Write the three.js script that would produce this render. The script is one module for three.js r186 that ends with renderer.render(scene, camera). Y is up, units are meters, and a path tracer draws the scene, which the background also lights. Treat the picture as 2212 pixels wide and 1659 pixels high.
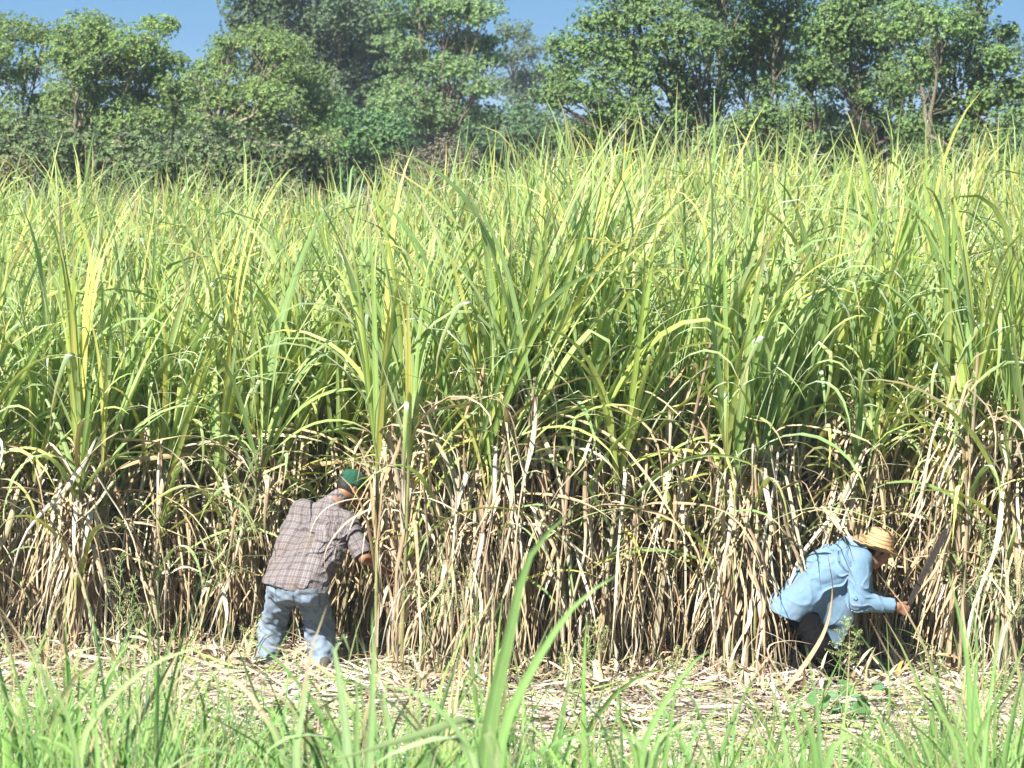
import * as THREE from 'three';
import { createNoise3D, createNoise2D } from 'simplex-noise';

// ------------------------------------------------------------------ camera, sky, sun, exposure
const scene = new THREE.Scene();
const CAM_Y = 4.1, PITCH = THREE.MathUtils.degToRad(5.65), FPX = 6060;
const camera = new THREE.PerspectiveCamera(2 * THREE.MathUtils.radToDeg(Math.atan(829.5 / FPX)), 4 / 3, 0.1, 900);
camera.position.set(0, CAM_Y, 0);
camera.lookAt(0, CAM_Y - Math.tan(PITCH) * 20, -20);
camera.focus = 20.4;
camera.userData.fStop = 6;

const renderer = new THREE.WebGLRenderer({ antialias: true });
renderer.setSize(1024, 768);
renderer.toneMapping = THREE.LinearToneMapping;
renderer.toneMappingExposure = 2.95;
renderer.shadowMap.enabled = true;

{ // clear blue sky, a little deeper overhead
  const W = 256, H = 128, d = new Float32Array(W * H * 4);
  const hor = [0.071, 0.156, 0.262], zen = [0.067, 0.151, 0.272];
  for (let r = 0; r < H; r++) {
    const up = Math.max(0, Math.sin(((r + 0.5) / H - 0.5) * Math.PI)), k = Math.pow(up, 0.7);
    for (let c = 0; c < W; c++) for (let i = 0; i < 4; i++) d[(r * W + c) * 4 + i] = i === 3 ? 1 : hor[i] + (zen[i] - hor[i]) * k;
  }
  const t = new THREE.DataTexture(d, W, H, THREE.RGBAFormat, THREE.FloatType);
  t.mapping = THREE.EquirectangularReflectionMapping; t.magFilter = THREE.LinearFilter; t.needsUpdate = true;
  scene.background = t; scene.environment = t;
}
const sun = new THREE.DirectionalLight(new THREE.Color(1, 0.955, 0.87), 5);
sun.name = 'sun'; sun.position.set(-22, 38, 8); sun.target.position.set(0, 0, -24);
sun.castShadow = true; sun.shadow.mapSize.set(4096, 4096);
Object.assign(sun.shadow.camera, { left: -40, right: 40, top: 70, bottom: -70, near: 1, far: 200 });
scene.add(sun, sun.target);

// ------------------------------------------------------------------ helpers
const V3 = THREE.Vector3;
const mulberry = (a) => () => { a = (a + 0x6d2b79f5) | 0; let t = Math.imul(a ^ (a >>> 15), 1 | a); t = (t + Math.imul(t ^ (t >>> 7), 61 | t)) ^ t; return ((t ^ (t >>> 14)) >>> 0) / 4294967296; };
const noise3 = createNoise3D(mulberry(11)), noise2 = createNoise2D(mulberry(12));
let rnd = mulberry(1);
const U = (a, b) => a + (b - a) * rnd(), pick = (a) => a[Math.floor(rnd() * a.length)];
const G = () => (rnd() + rnd() + rnd() - 1.5) / 0.87;            // about normal, sigma ~0.6
const smooth = (a, b, x) => { const t = Math.min(1, Math.max(0, (x - a) / (b - a))); return t * t * (3 - 2 * t); };
const SP = Math.sin(PITCH), CP = Math.cos(PITCH);
// a measured point of the photograph (2212 x 1659 scale) at a distance d in front of the camera, in metres
function at(px, py, d) {
  const u = (px - 1106) / FPX, v = (829.5 - py) / FPX, t = d / (CP + v * SP);
  return new V3(u * t, CAM_Y + t * (v * CP - SP), -d);
}
const taken = {};
const numbered = (n) => { const k = taken[n] = (taken[n] ?? -1) + 1; return k ? n + '_' + String(k).padStart(3, '0') : n; };
function tag(o, label, category, group) { o.userData.label = label; o.userData.category = category; if (group) o.userData.group = group; return o; }
function thing(name, label, category, pos, group) {
  const g = new THREE.Group(); g.name = numbered(name); if (pos) g.position.copy(pos); scene.add(g);
  return tag(g, label, category, group);
}
function part(name, geo, mat, parent) {
  const m = new THREE.Mesh(geo, mat); m.name = name; m.castShadow = m.receiveShadow = true; parent.add(m); return m;
}
const ORD = ['first', 'second', 'third', 'fourth', 'fifth', 'sixth', 'seventh', 'eighth', 'ninth', 'tenth', 'eleventh', 'twelfth', 'thirteenth', 'fourteenth', 'fifteenth', 'sixteenth', 'seventeenth', 'eighteenth', 'nineteenth', 'twentieth'];
const TENS = { 2: 'twenty', 3: 'thirty', 4: 'forty', 5: 'fifty', 6: 'sixty', 7: 'seventy', 8: 'eighty' };
const ordinal = (n) => n <= 20 ? ORD[n - 1] : n % 10 ? TENS[Math.floor(n / 10)] + '-' + ORD[n % 10 - 1] : TENS[n / 10].replace(/y$/, 'ieth');

// growing buffers for ribbons, leaves and tubes
class Buf {
  constructor() { this.p = []; this.n = []; this.u = []; this.c = []; this.i = []; this.k = 0; }
  v(x, y, z, nx, ny, nz, u, w, r, g, b) { this.p.push(x, y, z); this.n.push(nx, ny, nz); this.u.push(u, w); this.c.push(r, g, b); return this.k++; }
  t(a, b, c) { this.i.push(a, b, c); }
  geo() {
    const { p, n, i: ix } = this;                                    // wind every face the way its normals point
    for (let k = 0; k < ix.length; k += 3) {
      const a = ix[k] * 3, b = ix[k + 1] * 3, c = ix[k + 2] * 3, ux = p[b] - p[a], uy = p[b + 1] - p[a + 1], uz = p[b + 2] - p[a + 2], vx = p[c] - p[a], vy = p[c + 1] - p[a + 1], vz = p[c + 2] - p[a + 2];
      if ((uy * vz - uz * vy) * (n[a] + n[b] + n[c]) + (uz * vx - ux * vz) * (n[a + 1] + n[b + 1] + n[c + 1]) + (ux * vy - uy * vx) * (n[a + 2] + n[b + 2] + n[c + 2]) < 0) { const t = ix[k + 1]; ix[k + 1] = ix[k + 2]; ix[k + 2] = t; }
    }
    const g = new THREE.BufferGeometry();
    g.setAttribute('position', new THREE.Float32BufferAttribute(this.p, 3)); g.setAttribute('normal', new THREE.Float32BufferAttribute(this.n, 3));
    g.setAttribute('uv', new THREE.Float32BufferAttribute(this.u, 2)); g.setAttribute('color', new THREE.Float32BufferAttribute(this.c, 3));
    g.setIndex(this.k > 65535 ? new THREE.Uint32BufferAttribute(this.i, 1) : new THREE.Uint16BufferAttribute(this.i, 1));
    return g;
  }
}
const tmpP = new V3(), tmpN = new V3();
// a long grass blade: grows along +Y, bends towards +X, keeled along the middle
function blade(B, M, o) {
  const { len, w, t0 = 0.1, bend = 0.5, pow = 1.6, kink = 0, kinkAt = 0.4, twist = 0, twist0 = 0, fold = 0.25, segs = 8, col, tip = col, tipAt = 2, wave = 0, base = 0.55, side = 0, seed = 0, taper = 1.8, wob = 0 } = o;
  let x = 0, y = 0, z = 0; const ds = len / segs; let prev = -1;
  for (let i = 0; i <= segs; i++) {
    const s = i / segs, th = t0 + bend * Math.pow(s, pow) + kink * smooth(kinkAt - 0.06, kinkAt + 0.06, s) + wob * Math.sin(s * 8.5 + seed * 2.3) * smooth(0.1, 0.4, s);
    const ph = side * s * s + wob * 1.6 * Math.sin(s * 6.3 + seed * 1.7), sx = Math.sin(th) * Math.cos(ph), sz = Math.sin(th) * Math.sin(ph), sy = Math.cos(th);
    if (i) { x += sx * ds; y += sy * ds; z += sz * ds; }
    const nx = Math.cos(th), ny = -Math.sin(th), tw = twist0 + twist * s + (wave ? wave * Math.sin(s * 9 + seed) : 0), ct = Math.cos(tw), st = Math.sin(tw);
    let ax = st * nx, ay = st * ny, az = ct;                       // across the blade
    let fx = ct * nx, fy = ct * ny, fz = -st;                      // face normal
    const prof = (s < 0.25 ? base + (1 - base) * Math.sin(s / 0.25 * Math.PI / 2) : 1) * Math.pow(Math.max(0, 1 - Math.pow(s, taper)), 0.85), hw = 0.5 * w * Math.max(prof, 0.02) * (wave ? 1 + 0.25 * Math.sin(s * 13 + seed * 3) : 1);
    const k = smooth(tipAt - 0.12, tipAt + 0.06, s), r = col[0] + (tip[0] - col[0]) * k, g = col[1] + (tip[1] - col[1]) * k, b = col[2] + (tip[2] - col[2]) * k;
    let first = -1;
    for (let c = -1; c <= 1; c++) {
      const f = Math.abs(c) * fold * hw;
      tmpP.set(x + ax * hw * c + fx * f, y + ay * hw * c + fy * f, z + az * hw * c + fz * f).applyMatrix4(M);
      tmpN.set(fx - ax * c * fold * 1.2, fy - ay * c * fold * 1.2, fz - az * c * fold * 1.2).transformDirection(M);
      const id = B.v(tmpP.x, tmpP.y, tmpP.z, tmpN.x, tmpN.y, tmpN.z, (c + 1) / 2, s * len / 1.2, r, g, b);
      if (c === -1) first = id;
    }
    if (prev >= 0) for (let c = 0; c < 2; c++) { B.t(prev + c, prev + c + 1, first + c); B.t(prev + c + 1, first + c + 1, first + c); }
    prev = first;
  }
}
// a bent tapered tube through points [V3, radius]
function tube(B, pts, sides, col, vscale = 1) {
  const t = new V3(), a = new V3(), b = new V3(); let prev = -1, run = 0;
  a.set(1, 0, 0.13);
  for (let i = 0; i < pts.length; i++) {
    const p = pts[i][0], r = pts[i][1];
    t.copy(pts[Math.min(i + 1, pts.length - 1)][0]).sub(pts[Math.max(i - 1, 0)][0]).normalize();
    a.addScaledVector(t, -a.dot(t)).normalize(); b.crossVectors(t, a);
    if (i) run += p.distanceTo(pts[i - 1][0]);
    let first = B.k; const cc = typeof col === 'function' ? col(i / (pts.length - 1)) : col;
    for (let s = 0; s <= sides; s++) {
      const q = s / sides * Math.PI * 2, c = Math.cos(q), d = Math.sin(q), nx = a.x * c + b.x * d, ny = a.y * c + b.y * d, nz = a.z * c + b.z * d;
      B.v(p.x + nx * r, p.y + ny * r, p.z + nz * r, nx, ny, nz, s / sides, run * vscale, ...cc);
    }
    if (prev >= 0) for (let s = 0; s < sides; s++) { B.t(prev + s, prev + s + 1, first + s); B.t(prev + s + 1, first + s + 1, first + s); }
    prev = first;
  }
}
const ID = new THREE.Matrix4(), EUL = new THREE.Euler(), QUA = new THREE.Quaternion(), ONE = new V3(1, 1, 1);
const mat4 = (pos, ry, rx = 0, rz = 0, s = 1) => new THREE.Matrix4().compose(pos, QUA.setFromEuler(EUL.set(rx, ry, rz, 'YXZ')), new V3(s, s, s));

// ------------------------------------------------------------------ materials
function dataTex(w, h, fn, srgb = true) {
  const d = new Uint8Array(w * h * 4);
  for (let y = 0; y < h; y++) for (let x = 0; x < w; x++) { const c = fn(x / w, y / h, x, y); for (let i = 0; i < 3; i++) d[(y * w + x) * 4 + i] = Math.max(0, Math.min(255, c[i] * 255)); d[(y * w + x) * 4 + 3] = 255; }
  const t = new THREE.DataTexture(d, w, h); t.wrapS = t.wrapT = THREE.RepeatWrapping; t.magFilter = THREE.LinearFilter; t.minFilter = THREE.LinearMipmapLinearFilter; t.generateMipmaps = true;
  if (srgb) t.colorSpace = THREE.SRGBColorSpace; t.needsUpdate = true; return t;
}
const texGreen = dataTex(64, 256, (u, v) => {
  const vein = 0.5 + 0.5 * Math.cos(u * Math.PI * 2 * 9), rib = Math.exp(-Math.pow((u - 0.5) / 0.055, 2)), n = 0.5 + 0.5 * noise2(u * 14, v * 5), m = 0.5 + 0.5 * noise2(u * 3 + 9, v * 12);
  const g = 0.80 + 0.07 * vein + 0.06 * n + 0.06 * m;
  return [g + rib * 0.2, g + rib * 0.14, g * 0.97 + rib * 0.3];
});
const texDry = dataTex(64, 256, (u, v) => {
  const streak = 0.5 + 0.5 * noise2(u * 18, v * 1.6), n = 0.5 + 0.5 * noise2(u * 5 + 4, v * 9), spot = smooth(0.45, 0.8, noise2(u * 9 + 40, v * 26)), rib = Math.exp(-Math.pow((u - 0.5) / 0.06, 2));
  const g = 0.72 + 0.2 * streak + 0.1 * n + rib * 0.1;
  return [g - spot * 0.22, g - spot * 0.27, g - spot * 0.28];
});
const matCane = new THREE.MeshPhysicalMaterial({ name: 'cane leaf', vertexColors: true, map: texGreen, roughness: 0.88, transmission: 0.5, thickness: 0, clearcoat: 0.4, clearcoatRoughness: 0.34, side: THREE.DoubleSide });
const matDry = new THREE.MeshStandardMaterial({ name: 'dry cane leaf', vertexColors: true, map: texDry, roughness: 0.85, side: THREE.DoubleSide });
const matStalk = new THREE.MeshStandardMaterial({ name: 'cane stalk', vertexColors: true, map: texDry, roughness: 0.7 });
const matTree = new THREE.MeshPhysicalMaterial({ name: 'tree leaf', vertexColors: true, roughness: 0.92, transmission: 0.4, thickness: 0, clearcoat: 0.25, clearcoatRoughness: 0.4, side: THREE.DoubleSide });
const texBark = dataTex(128, 256, (u, v) => {
  const n = 0.5 + 0.5 * noise2(u * 6, v * 14), f = 0.5 + 0.5 * noise2(u * 24, v * 30), patch = smooth(0.1, 0.5, noise2(u * 4 + 30, v * 7));
  const g = 0.52 + 0.22 * n + 0.14 * f; return [g + patch * 0.12, g * 0.97 + patch * 0.12, g * 0.9 + patch * 0.11];
});
const matBark = new THREE.MeshStandardMaterial({ name: 'bark', vertexColors: true, map: texBark, bumpMap: texBark, bumpScale: 0.01, roughness: 0.9 });

// linear leaf colours
const GREENS = [[0.463, 0.578, 0.104], [0.375, 0.534, 0.109], [0.31, 0.478, 0.113], [0.542, 0.611, 0.15], [0.4, 0.544, 0.169], [0.273, 0.435, 0.119], [0.503, 0.599, 0.21], [0.656, 0.644, 0.134], [0.426, 0.578, 0.098], [0.362, 0.512, 0.161]];
const YELLOWS = [[0.52, 0.50, 0.09], [0.58, 0.47, 0.12], [0.50, 0.40, 0.16]];
const DRYS = [[0.562, 0.452, 0.286], [0.605, 0.518, 0.358], [0.508, 0.386, 0.225], [0.648, 0.573, 0.43], [0.432, 0.308, 0.174], [0.54, 0.463, 0.338], [0.356, 0.243, 0.143], [0.594, 0.473, 0.276]];
const LITTER = [[0.60, 0.49, 0.40], [0.66, 0.57, 0.49], [0.55, 0.43, 0.33], [0.70, 0.62, 0.55], [0.46, 0.34, 0.25], [0.62, 0.50, 0.38]];
const TAN = [0.50, 0.38, 0.22];
const vary = (c, k = 0.12) => { const f = 1 + k * G(); return [c[0] * f * (1 + 0.06 * G()), c[1] * f, c[2] * f * (1 + 0.1 * G())]; };

// ------------------------------------------------------------------ ground
const groundH = (x, z) => {
  const d = -z, bank = 2.4 * (1 - smooth(3, 15, d));
  return bank + 0.03 * noise2(x * 0.7, z * 0.7) * smooth(2, 6, d) + 0.012 * noise2(x * 3, z * 3);
};
{
  const xs = [], zs = [];
  for (let x = -420; x <= 420; x += Math.abs(x) < 14 ? 0.4 : Math.abs(x) < 40 ? 3 : 38) xs.push(x);
  for (let z = 12; z >= -820; z -= z > -45 ? 0.4 : z > -110 ? 3 : 30) zs.push(z);
  const B = new Buf();
  zs.forEach((z) => xs.forEach((x) => {
    const d = -z, grassy = 1 - smooth(13, 16, d), far = smooth(38, 42, d), n = 0.5 + 0.5 * noise2(x * 0.9, z * 0.9);
    const soil = [0.16 + 0.06 * n, 0.115 + 0.04 * n, 0.07 + 0.02 * n], turf = [0.06 + 0.05 * n, 0.075 + 0.03 * n, 0.025], k = Math.max(grassy, far);
    B.v(x, groundH(x, z), z, 0, 1, 0, x / 3, z / 3, soil[0] + (turf[0] - soil[0]) * k, soil[1] + (turf[1] - soil[1]) * k, soil[2] + (turf[2] - soil[2]) * k);
  }));
  const w = xs.length;
  for (let j = 0; j < zs.length - 1; j++) for (let i = 0; i < w - 1; i++) { const a = j * w + i; B.t(a, a + 1, a + w); B.t(a + 1, a + w + 1, a + w); }
  const g = B.geo(); g.computeVertexNormals();
  const tex = dataTex(256, 256, (u, v) => { const n = 0.5 + 0.5 * noise2(u * 40, v * 40), m = 0.5 + 0.5 * noise2(u * 9 + 7, v * 9); const k = 0.6 + 0.25 * n + 0.15 * m; return [k, k, k]; });
  const m = new THREE.MeshStandardMaterial({ name: 'soil', vertexColors: true, map: tex, bumpMap: tex, bumpScale: 0.02, roughness: 1 });
  const ground = new THREE.Mesh(g, m); ground.name = 'ground'; ground.receiveShadow = true; ground.userData.kind = 'structure'; ground.userData.label = 'brown field soil rising to a grassy bank'; scene.add(ground);
}

// ------------------------------------------------------------------ trees
const treeBuf = { leaves: 0 };
function leafQuad(B, p, dir, nor, L, W, c) {          // a pointed leaf folded along its rib
  const ax = dir.y * nor.z - dir.z * nor.y, ay = dir.z * nor.x - dir.x * nor.z, az = dir.x * nor.y - dir.y * nor.x, h = W / 2, f = W * 0.18, m = 0.45 * L;
  const o = B.k, put = (x, y, z, s) => B.v(x, y, z, nor.x + ax * s, nor.y + ay * s, nor.z + az * s, 0, 0, c[0], c[1], c[2]);
  put(p.x, p.y, p.z, 0);
  put(p.x + dir.x * m + ax * h + nor.x * f, p.y + dir.y * m + ay * h + nor.y * f, p.z + dir.z * m + az * h + nor.z * f, -0.3);
  put(p.x + dir.x * m - ax * h + nor.x * f, p.y + dir.y * m - ay * h + nor.y * f, p.z + dir.z * m - az * h + nor.z * f, 0.3);
  put(p.x + dir.x * L - nor.x * f, p.y + dir.y * L - nor.y * f - L * 0.12, p.z + dir.z * L - nor.z * f, 0);
  B.t(o, o + 2, o + 3); B.t(o, o + 3, o + 1);
}
const d1 = new V3(), d2 = new V3(), d3 = new V3(), d4 = new V3();
const UPV = new V3(0, 1, 0), sprigs = {};
function sprig(n, wide, droop) {                                    // a rosette of n leaves of length 1 round the +Y axis
  const key = [n, wide, droop].join(); if (sprigs[key]) return sprigs[key]; const B = new Buf(), keep = rnd; rnd = mulberry(900 + n);
  for (let j = 0; j < n; j++) {
    const q2 = j / n * Math.PI * 2 + G() * 0.25, op = U(0.5, 1.35), dir = new V3(Math.cos(q2) * Math.sin(op), Math.cos(op) - droop * rnd(), Math.sin(q2) * Math.sin(op)).normalize(), nor = UPV.clone().addScaledVector(dir, -dir.y).normalize();
    leafQuad(B, new V3(G() * 0.15, U(-0.35, 0.25), G() * 0.15), dir, nor, U(0.7, 1.2), wide * U(0.8, 1.15), [1, 1, 1]);
  }
  rnd = keep; return sprigs[key] = B.geo();
}
// clumps: [px, py, radius px, flatness] as measured, at about distance d; the limbs run from the fork to them
function tree({ name, label, cat = 'tree', group, d, base, fork, clumps, leaf: leaf0 = 0.1, wide = 0.5, cols, dens = 1, trunkR = 0.16, limbR = 0.05, bark = [0.42, 0.37, 0.31], rosette = 6, droop = 0.25, depth = 1.1, bare = 0, stems = 1, dryShare = 0, seed = 1, lobes = 8 }) {
  rnd = mulberry(seed * 977 + 5); const leaf = leaf0 * 0.52;
  const k = d / FPX, b = at(base[0], 0, d); b.y = groundH(b.x, b.z) - 0.05;
  const g = thing(name, label, cat, b, group), F = at(fork[0], fork[1], d).sub(b);
  const cl = clumps.map(([px, py, r, flat = 0.7, dz = null]) => ({ hid: py + r < -15 || px < -60 || px > 2270 || py > 400 ? 0.3 : 1, c: at(px, py, d).sub(b).add(new V3(0, 0, dz === null ? G() * depth : -dz)), r: 1.22 * r * k, flat }));
  // trunk(s)
  const forks = [];
  for (let s = 0; s < stems; s++) {
    const B = new Buf(), off = stems > 1 ? new V3(U(-0.5, 0.5), 0, U(-0.4, 0.4)) : new V3(), to = F.clone().add(stems > 1 ? new V3((s / (stems - 1) - 0.5) * 1.6 + U(-0.2, 0.2), U(-0.3, 0.5), U(-0.6, 0.6)) : new V3());
    const pts = []; for (let i = 0; i <= 7; i++) { const t = i / 7; pts.push([off.clone().lerp(to, t).add(new V3(0.12 * noise2(t * 2 + s * 7, seed), 0, 0.12 * noise2(t * 2, seed + s * 3)).multiplyScalar(Math.sin(t * Math.PI))), 0.6 * trunkR * (1 - 0.5 * t) / Math.sqrt(stems)]); }
    tube(B, pts, 8, bark, 1.2); part('trunk', B.geo(), matBark, g); forks.push(to);
  }
  // limbs and twigs
  const twigs = new Buf(), ends = [];
  cl.forEach((q, i) => {
    const from = forks.reduce((m, f) => f.distanceTo(q.c) < m.distanceTo(q.c) ? f : m, forks[0]), B = new Buf(), pts = [], mid = from.clone().lerp(q.c, 0.5).add(new V3(G() * 0.12, -0.1 * q.c.distanceTo(from) + U(-0.1, 0.1), G() * 0.2));
    const cur = new THREE.QuadraticBezierCurve3(from, mid, q.c), n = 8; for (let j = 0; j <= n; j++) { const t = j / n, p = cur.getPoint(t); p.x += 0.05 * noise2(t * 5, i * 3.1 + seed); p.y += 0.05 * noise2(t * 5 + 9, i * 3.1); pts.push([p, 0.7 * limbR * (1.25 - 0.95 * t) * U(0.85, 1.15)]); }
    tube(B, pts, 6, vary(bark, 0.1), 1.5); part('branch', B.geo(), matBark, g);
    const m = 5 + Math.round(q.r * 5);
    for (let j = 0; j < m; j++) {                                  // smaller branches inside each clump
      const s0 = cur.getPoint(U(0.55, 0.95)), e = new V3(G(), G() * 0.8 + 0.25, G()).normalize().multiplyScalar(q.r * U(0.5, 0.95)).multiply(new V3(1, q.flat, 1)).add(q.c), mm = s0.clone().lerp(e, 0.55).add(new V3(G() * 0.06, U(-0.08, 0.08), G() * 0.06));
      tube(twigs, [[s0, 0.016], [mm, 0.011], [e, 0.004]], 4, bark, 2); ends.push(e);
    }
    for (let j = 0; j < bare; j++) { const s0 = cur.getPoint(U(0.2, 0.8)), e = s0.clone().add(new V3(G() * 0.5, U(0.1, 0.7), G() * 0.4)); tube(twigs, [[s0, 0.014], [s0.clone().lerp(e, 0.5).add(new V3(G() * 0.08, 0, 0)), 0.01], [e, 0.004]], 4, bark, 2); }
  });
  const tw = part('twigs', twigs.geo(), matBark, g); tw.userData.kind = 'stuff';
  // leaf sprigs spread over the lobes of every clump
  const mats = [], cs = [];
  cl.forEach((q) => {
    const sub = [], ns = Math.max(3, Math.round(lobes * (0.6 + q.r)));
    for (let s = 0; s < ns; s++) { const v = new V3(G(), G(), G()); v.normalize().multiplyScalar(q.r * U(0.2, 0.95)); v.y *= q.flat; sub.push([v.add(q.c), q.r * U(0.25, 0.55)]); }
    const area = Math.PI * q.r * q.r * q.flat, N = Math.round(q.hid * dens * 6 * area / (leaf * leaf * wide * 0.55) / rosette), tone = 1 + 0.12 * G();
    for (let i = 0; i < N; i++) {
      const s = rnd() < 0.33 ? [q.c, q.r * 1.08] : pick(sub); d1.set(G(), G(), G()).normalize(); d1.y = d1.y * 0.85 + 0.18; d1.normalize();
      const rr = s[1] * Math.pow(rnd(), 0.35); d2.copy(d1).multiplyScalar(rr); d2.y *= Math.min(1, q.flat * 1.1); d2.add(s[0]);
      d3.copy(d1); d3.y += 0.35; d3.x += G() * 0.35; d3.z += G() * 0.35; d3.normalize();
      const cc = rnd() < dryShare ? vary([0.15, 0.115, 0.07], 0.2) : vary(pick(cols), 0.16), k2 = leaf * U(0.75, 1.25);
      mats.push(new THREE.Matrix4().compose(d2, QUA.setFromUnitVectors(UPV, d3).multiply(new THREE.Quaternion().setFromAxisAngle(UPV, rnd() * 6.28)), new V3(k2, k2, k2))); cs.push(cc.map((v) => v * tone));
    }
    treeBuf.leaves += N * rosette;
  });
  const crown = new THREE.InstancedMesh(sprig(rosette, wide, droop), matTree, mats.length), cc = new THREE.Color(); crown.name = 'crown'; crown.castShadow = crown.receiveShadow = true;
  mats.forEach((m, i) => { crown.setMatrixAt(i, m); crown.setColorAt(i, cc.setRGB(...cs[i])); });
  crown.userData.kind = 'stuff'; g.add(crown);
  return g;
}
const T_R = [[0.145, 0.255, 0.053], [0.108, 0.213, 0.047], [0.186, 0.3, 0.059], [0.127, 0.24, 0.065]];       // glossy mid green
const T_L = [[0.185, 0.293, 0.053], [0.15, 0.257, 0.053], [0.23, 0.331, 0.068], [0.114, 0.211, 0.045]];         // yellowish green
const T_D = [[0.081, 0.158, 0.055], [0.069, 0.137, 0.047], [0.098, 0.173, 0.06]];                                   // dark bluish green
const T_C = [[0.149, 0.267, 0.076], [0.132, 0.232, 0.064], [0.185, 0.301, 0.083]];
const T_B = [[0.076, 0.209, 0.036], [0.095, 0.24, 0.043], [0.063, 0.171, 0.036]];                                 // bright bushes
const T_S = [[0.127, 0.205, 0.045], [0.094, 0.168, 0.038], [0.154, 0.2, 0.054], [0.077, 0.147, 0.034]];
const treeGroup = 'trees beyond the cane field';
tree({ name: 'spreading_tree', label: 'wide glossy green tree with many fanning pale stems, right of the blue gap', group: treeGroup, d: 48, base: [1640, 700], fork: [1630, 390], stems: 5, trunkR: 0.3, limbR: 0.055, cols: T_R, leaf: 0.105, wide: 0.48, rosette: 7, seed: 3, bare: 3, bark: [0.30, 0.26, 0.22], dens: 0.95,
  clumps: [[1320, 45, 75], [1260, 110, 60], [1205, 160, 48], [1190, 215, 36], [1270, 200, 70], [1350, 130, 75], [1420, 60, 70], [1440, 170, 75], [1360, 240, 60], [1300, 270, 42], [1500, 90, 70], [1540, 20, 75], [1620, 60, 75], [1590, 140, 60], [1690, 30, 70], [1680, 120, 60], [1650, 200, 45], [1470, 255, 40], [1400, 300, 34], [1520, 300, 38], [1430, -40, 80], [1560, -70, 90], [1680, -60, 80], [1340, -35, 60], [1600, 270, 42], [1240, 300, 50], [1350, 330, 50], [1460, 330, 46], [1700, 330, 55], [1560, 215, 40], [1500, 225, 42], [1640, 255, 42]] });
tree({ name: 'spreading_tree', label: 'dense dark tree with shaded trunk just right of the fanning stems', group: treeGroup, d: 51, base: [1870, 700], fork: [1865, 330], stems: 3, trunkR: 0.3, limbR: 0.06, cols: T_R, leaf: 0.105, wide: 0.48, rosette: 7, seed: 4, bare: 2, bark: [0.2, 0.17, 0.15], dens: 1.15,
  clumps: [[1770, 80, 70], [1740, 170, 62], [1830, 30, 75], [1830, 140, 70], [1900, 80, 70], [1760, 240, 55], [1860, 220, 62], [1930, 180, 60], [1720, 280, 46], [1800, 300, 50], [1900, 290, 55], [1800, -60, 85], [1900, -40, 75], [1960, 270, 50], [1960, 30, 55], [1770, 340, 55], [1860, 350, 55], [1950, 340, 55]] });
tree({ name: 'spreading_tree', label: 'glossy green tree with pale branches sweeping up to the right edge', group: treeGroup, d: 45, base: [1990, 760], fork: [1985, 300], stems: 3, trunkR: 0.24, limbR: 0.05, cols: T_R, leaf: 0.105, wide: 0.48, rosette: 7, seed: 5, bare: 4, bark: [0.27, 0.235, 0.2], dens: 0.9,
  clumps: [[1960, 70, 60], [2030, 55, 62], [2100, 60, 58], [1980, 150, 62], [2060, 140, 66], [2140, 130, 55], [2180, 80, 38], [2110, 215, 55], [2190, 200, 60], [2030, 240, 46], [2180, 280, 55], [2090, 300, 45], [2260, 130, 70], [2290, 240, 70], [2120, -10, 40], [2330, 60, 70], [2040, 320, 50], [2140, 345, 55], [2210, 340, 50]] });
tree({ name: 'tall_tree', label: 'tall dark bluish tree rising behind the others, cut by the top edge', group: treeGroup, d: 86, base: [700, 600], fork: [690, 330], trunkR: 0.4, limbR: 0.09, cols: T_D, leaf: 0.2, wide: 0.5, rosette: 6, seed: 6, bark: [0.2, 0.18, 0.15], depth: 1.4, dens: 1.1,
  clumps: [[540, 40, 55], [600, 20, 70], [680, 60, 75], [760, 30, 75], [640, 120, 70], [720, 140, 75], [800, 90, 70], [690, 210, 70], [780, 190, 70], [840, 150, 60], [550, -40, 70], [660, -60, 90], [780, -60, 90], [600, 180, 60], [830, 240, 60], [760, 250, 55], [520, 75, 28]] });
tree({ name: 'tall_tree', label: 'tall tree with layered pale green boughs left of the blue gap', group: treeGroup, d: 74, base: [930, 600], fork: [940, 330], trunkR: 0.36, limbR: 0.08, cols: T_C, leaf: 0.17, wide: 0.5, rosette: 6, seed: 7, bark: [0.26, 0.22, 0.19], depth: 1.3, dens: 1.0,
  clumps: [[880, 40, 60, 0.45], [960, 20, 75, 0.4], [1040, 30, 48, 0.5], [870, 95, 62, 0.4], [960, 90, 70, 0.4], [1040, 95, 52, 0.42], [890, 145, 66, 0.38], [990, 150, 70, 0.4], [870, 195, 62, 0.42], [960, 205, 66, 0.4], [1040, 190, 40, 0.45], [920, 250, 66, 0.45], [1000, 250, 56, 0.45], [900, -30, 75], [1000, -40, 80], [1060, 130, 30, 0.5], [850, 240, 50]] });
tree({ name: 'slender_tree', label: 'pale hazy slender tree seen in the gap behind the layered tree', group: treeGroup, d: 112, base: [1120, 480], fork: [1120, 260], trunkR: 0.25, limbR: 0.06, cols: [[0.10, 0.165, 0.075], [0.085, 0.145, 0.07]], leaf: 0.22, wide: 0.5, seed: 8, dens: 0.7, bark: [0.3, 0.26, 0.22],
  clumps: [[1110, 70, 38, 0.6], [1150, 105, 36, 0.6], [1105, 125, 34, 0.6], [1150, 160, 40, 0.6], [1090, 185, 40, 0.6], [1140, 205, 44, 0.6], [1190, 190, 36]] });
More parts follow.
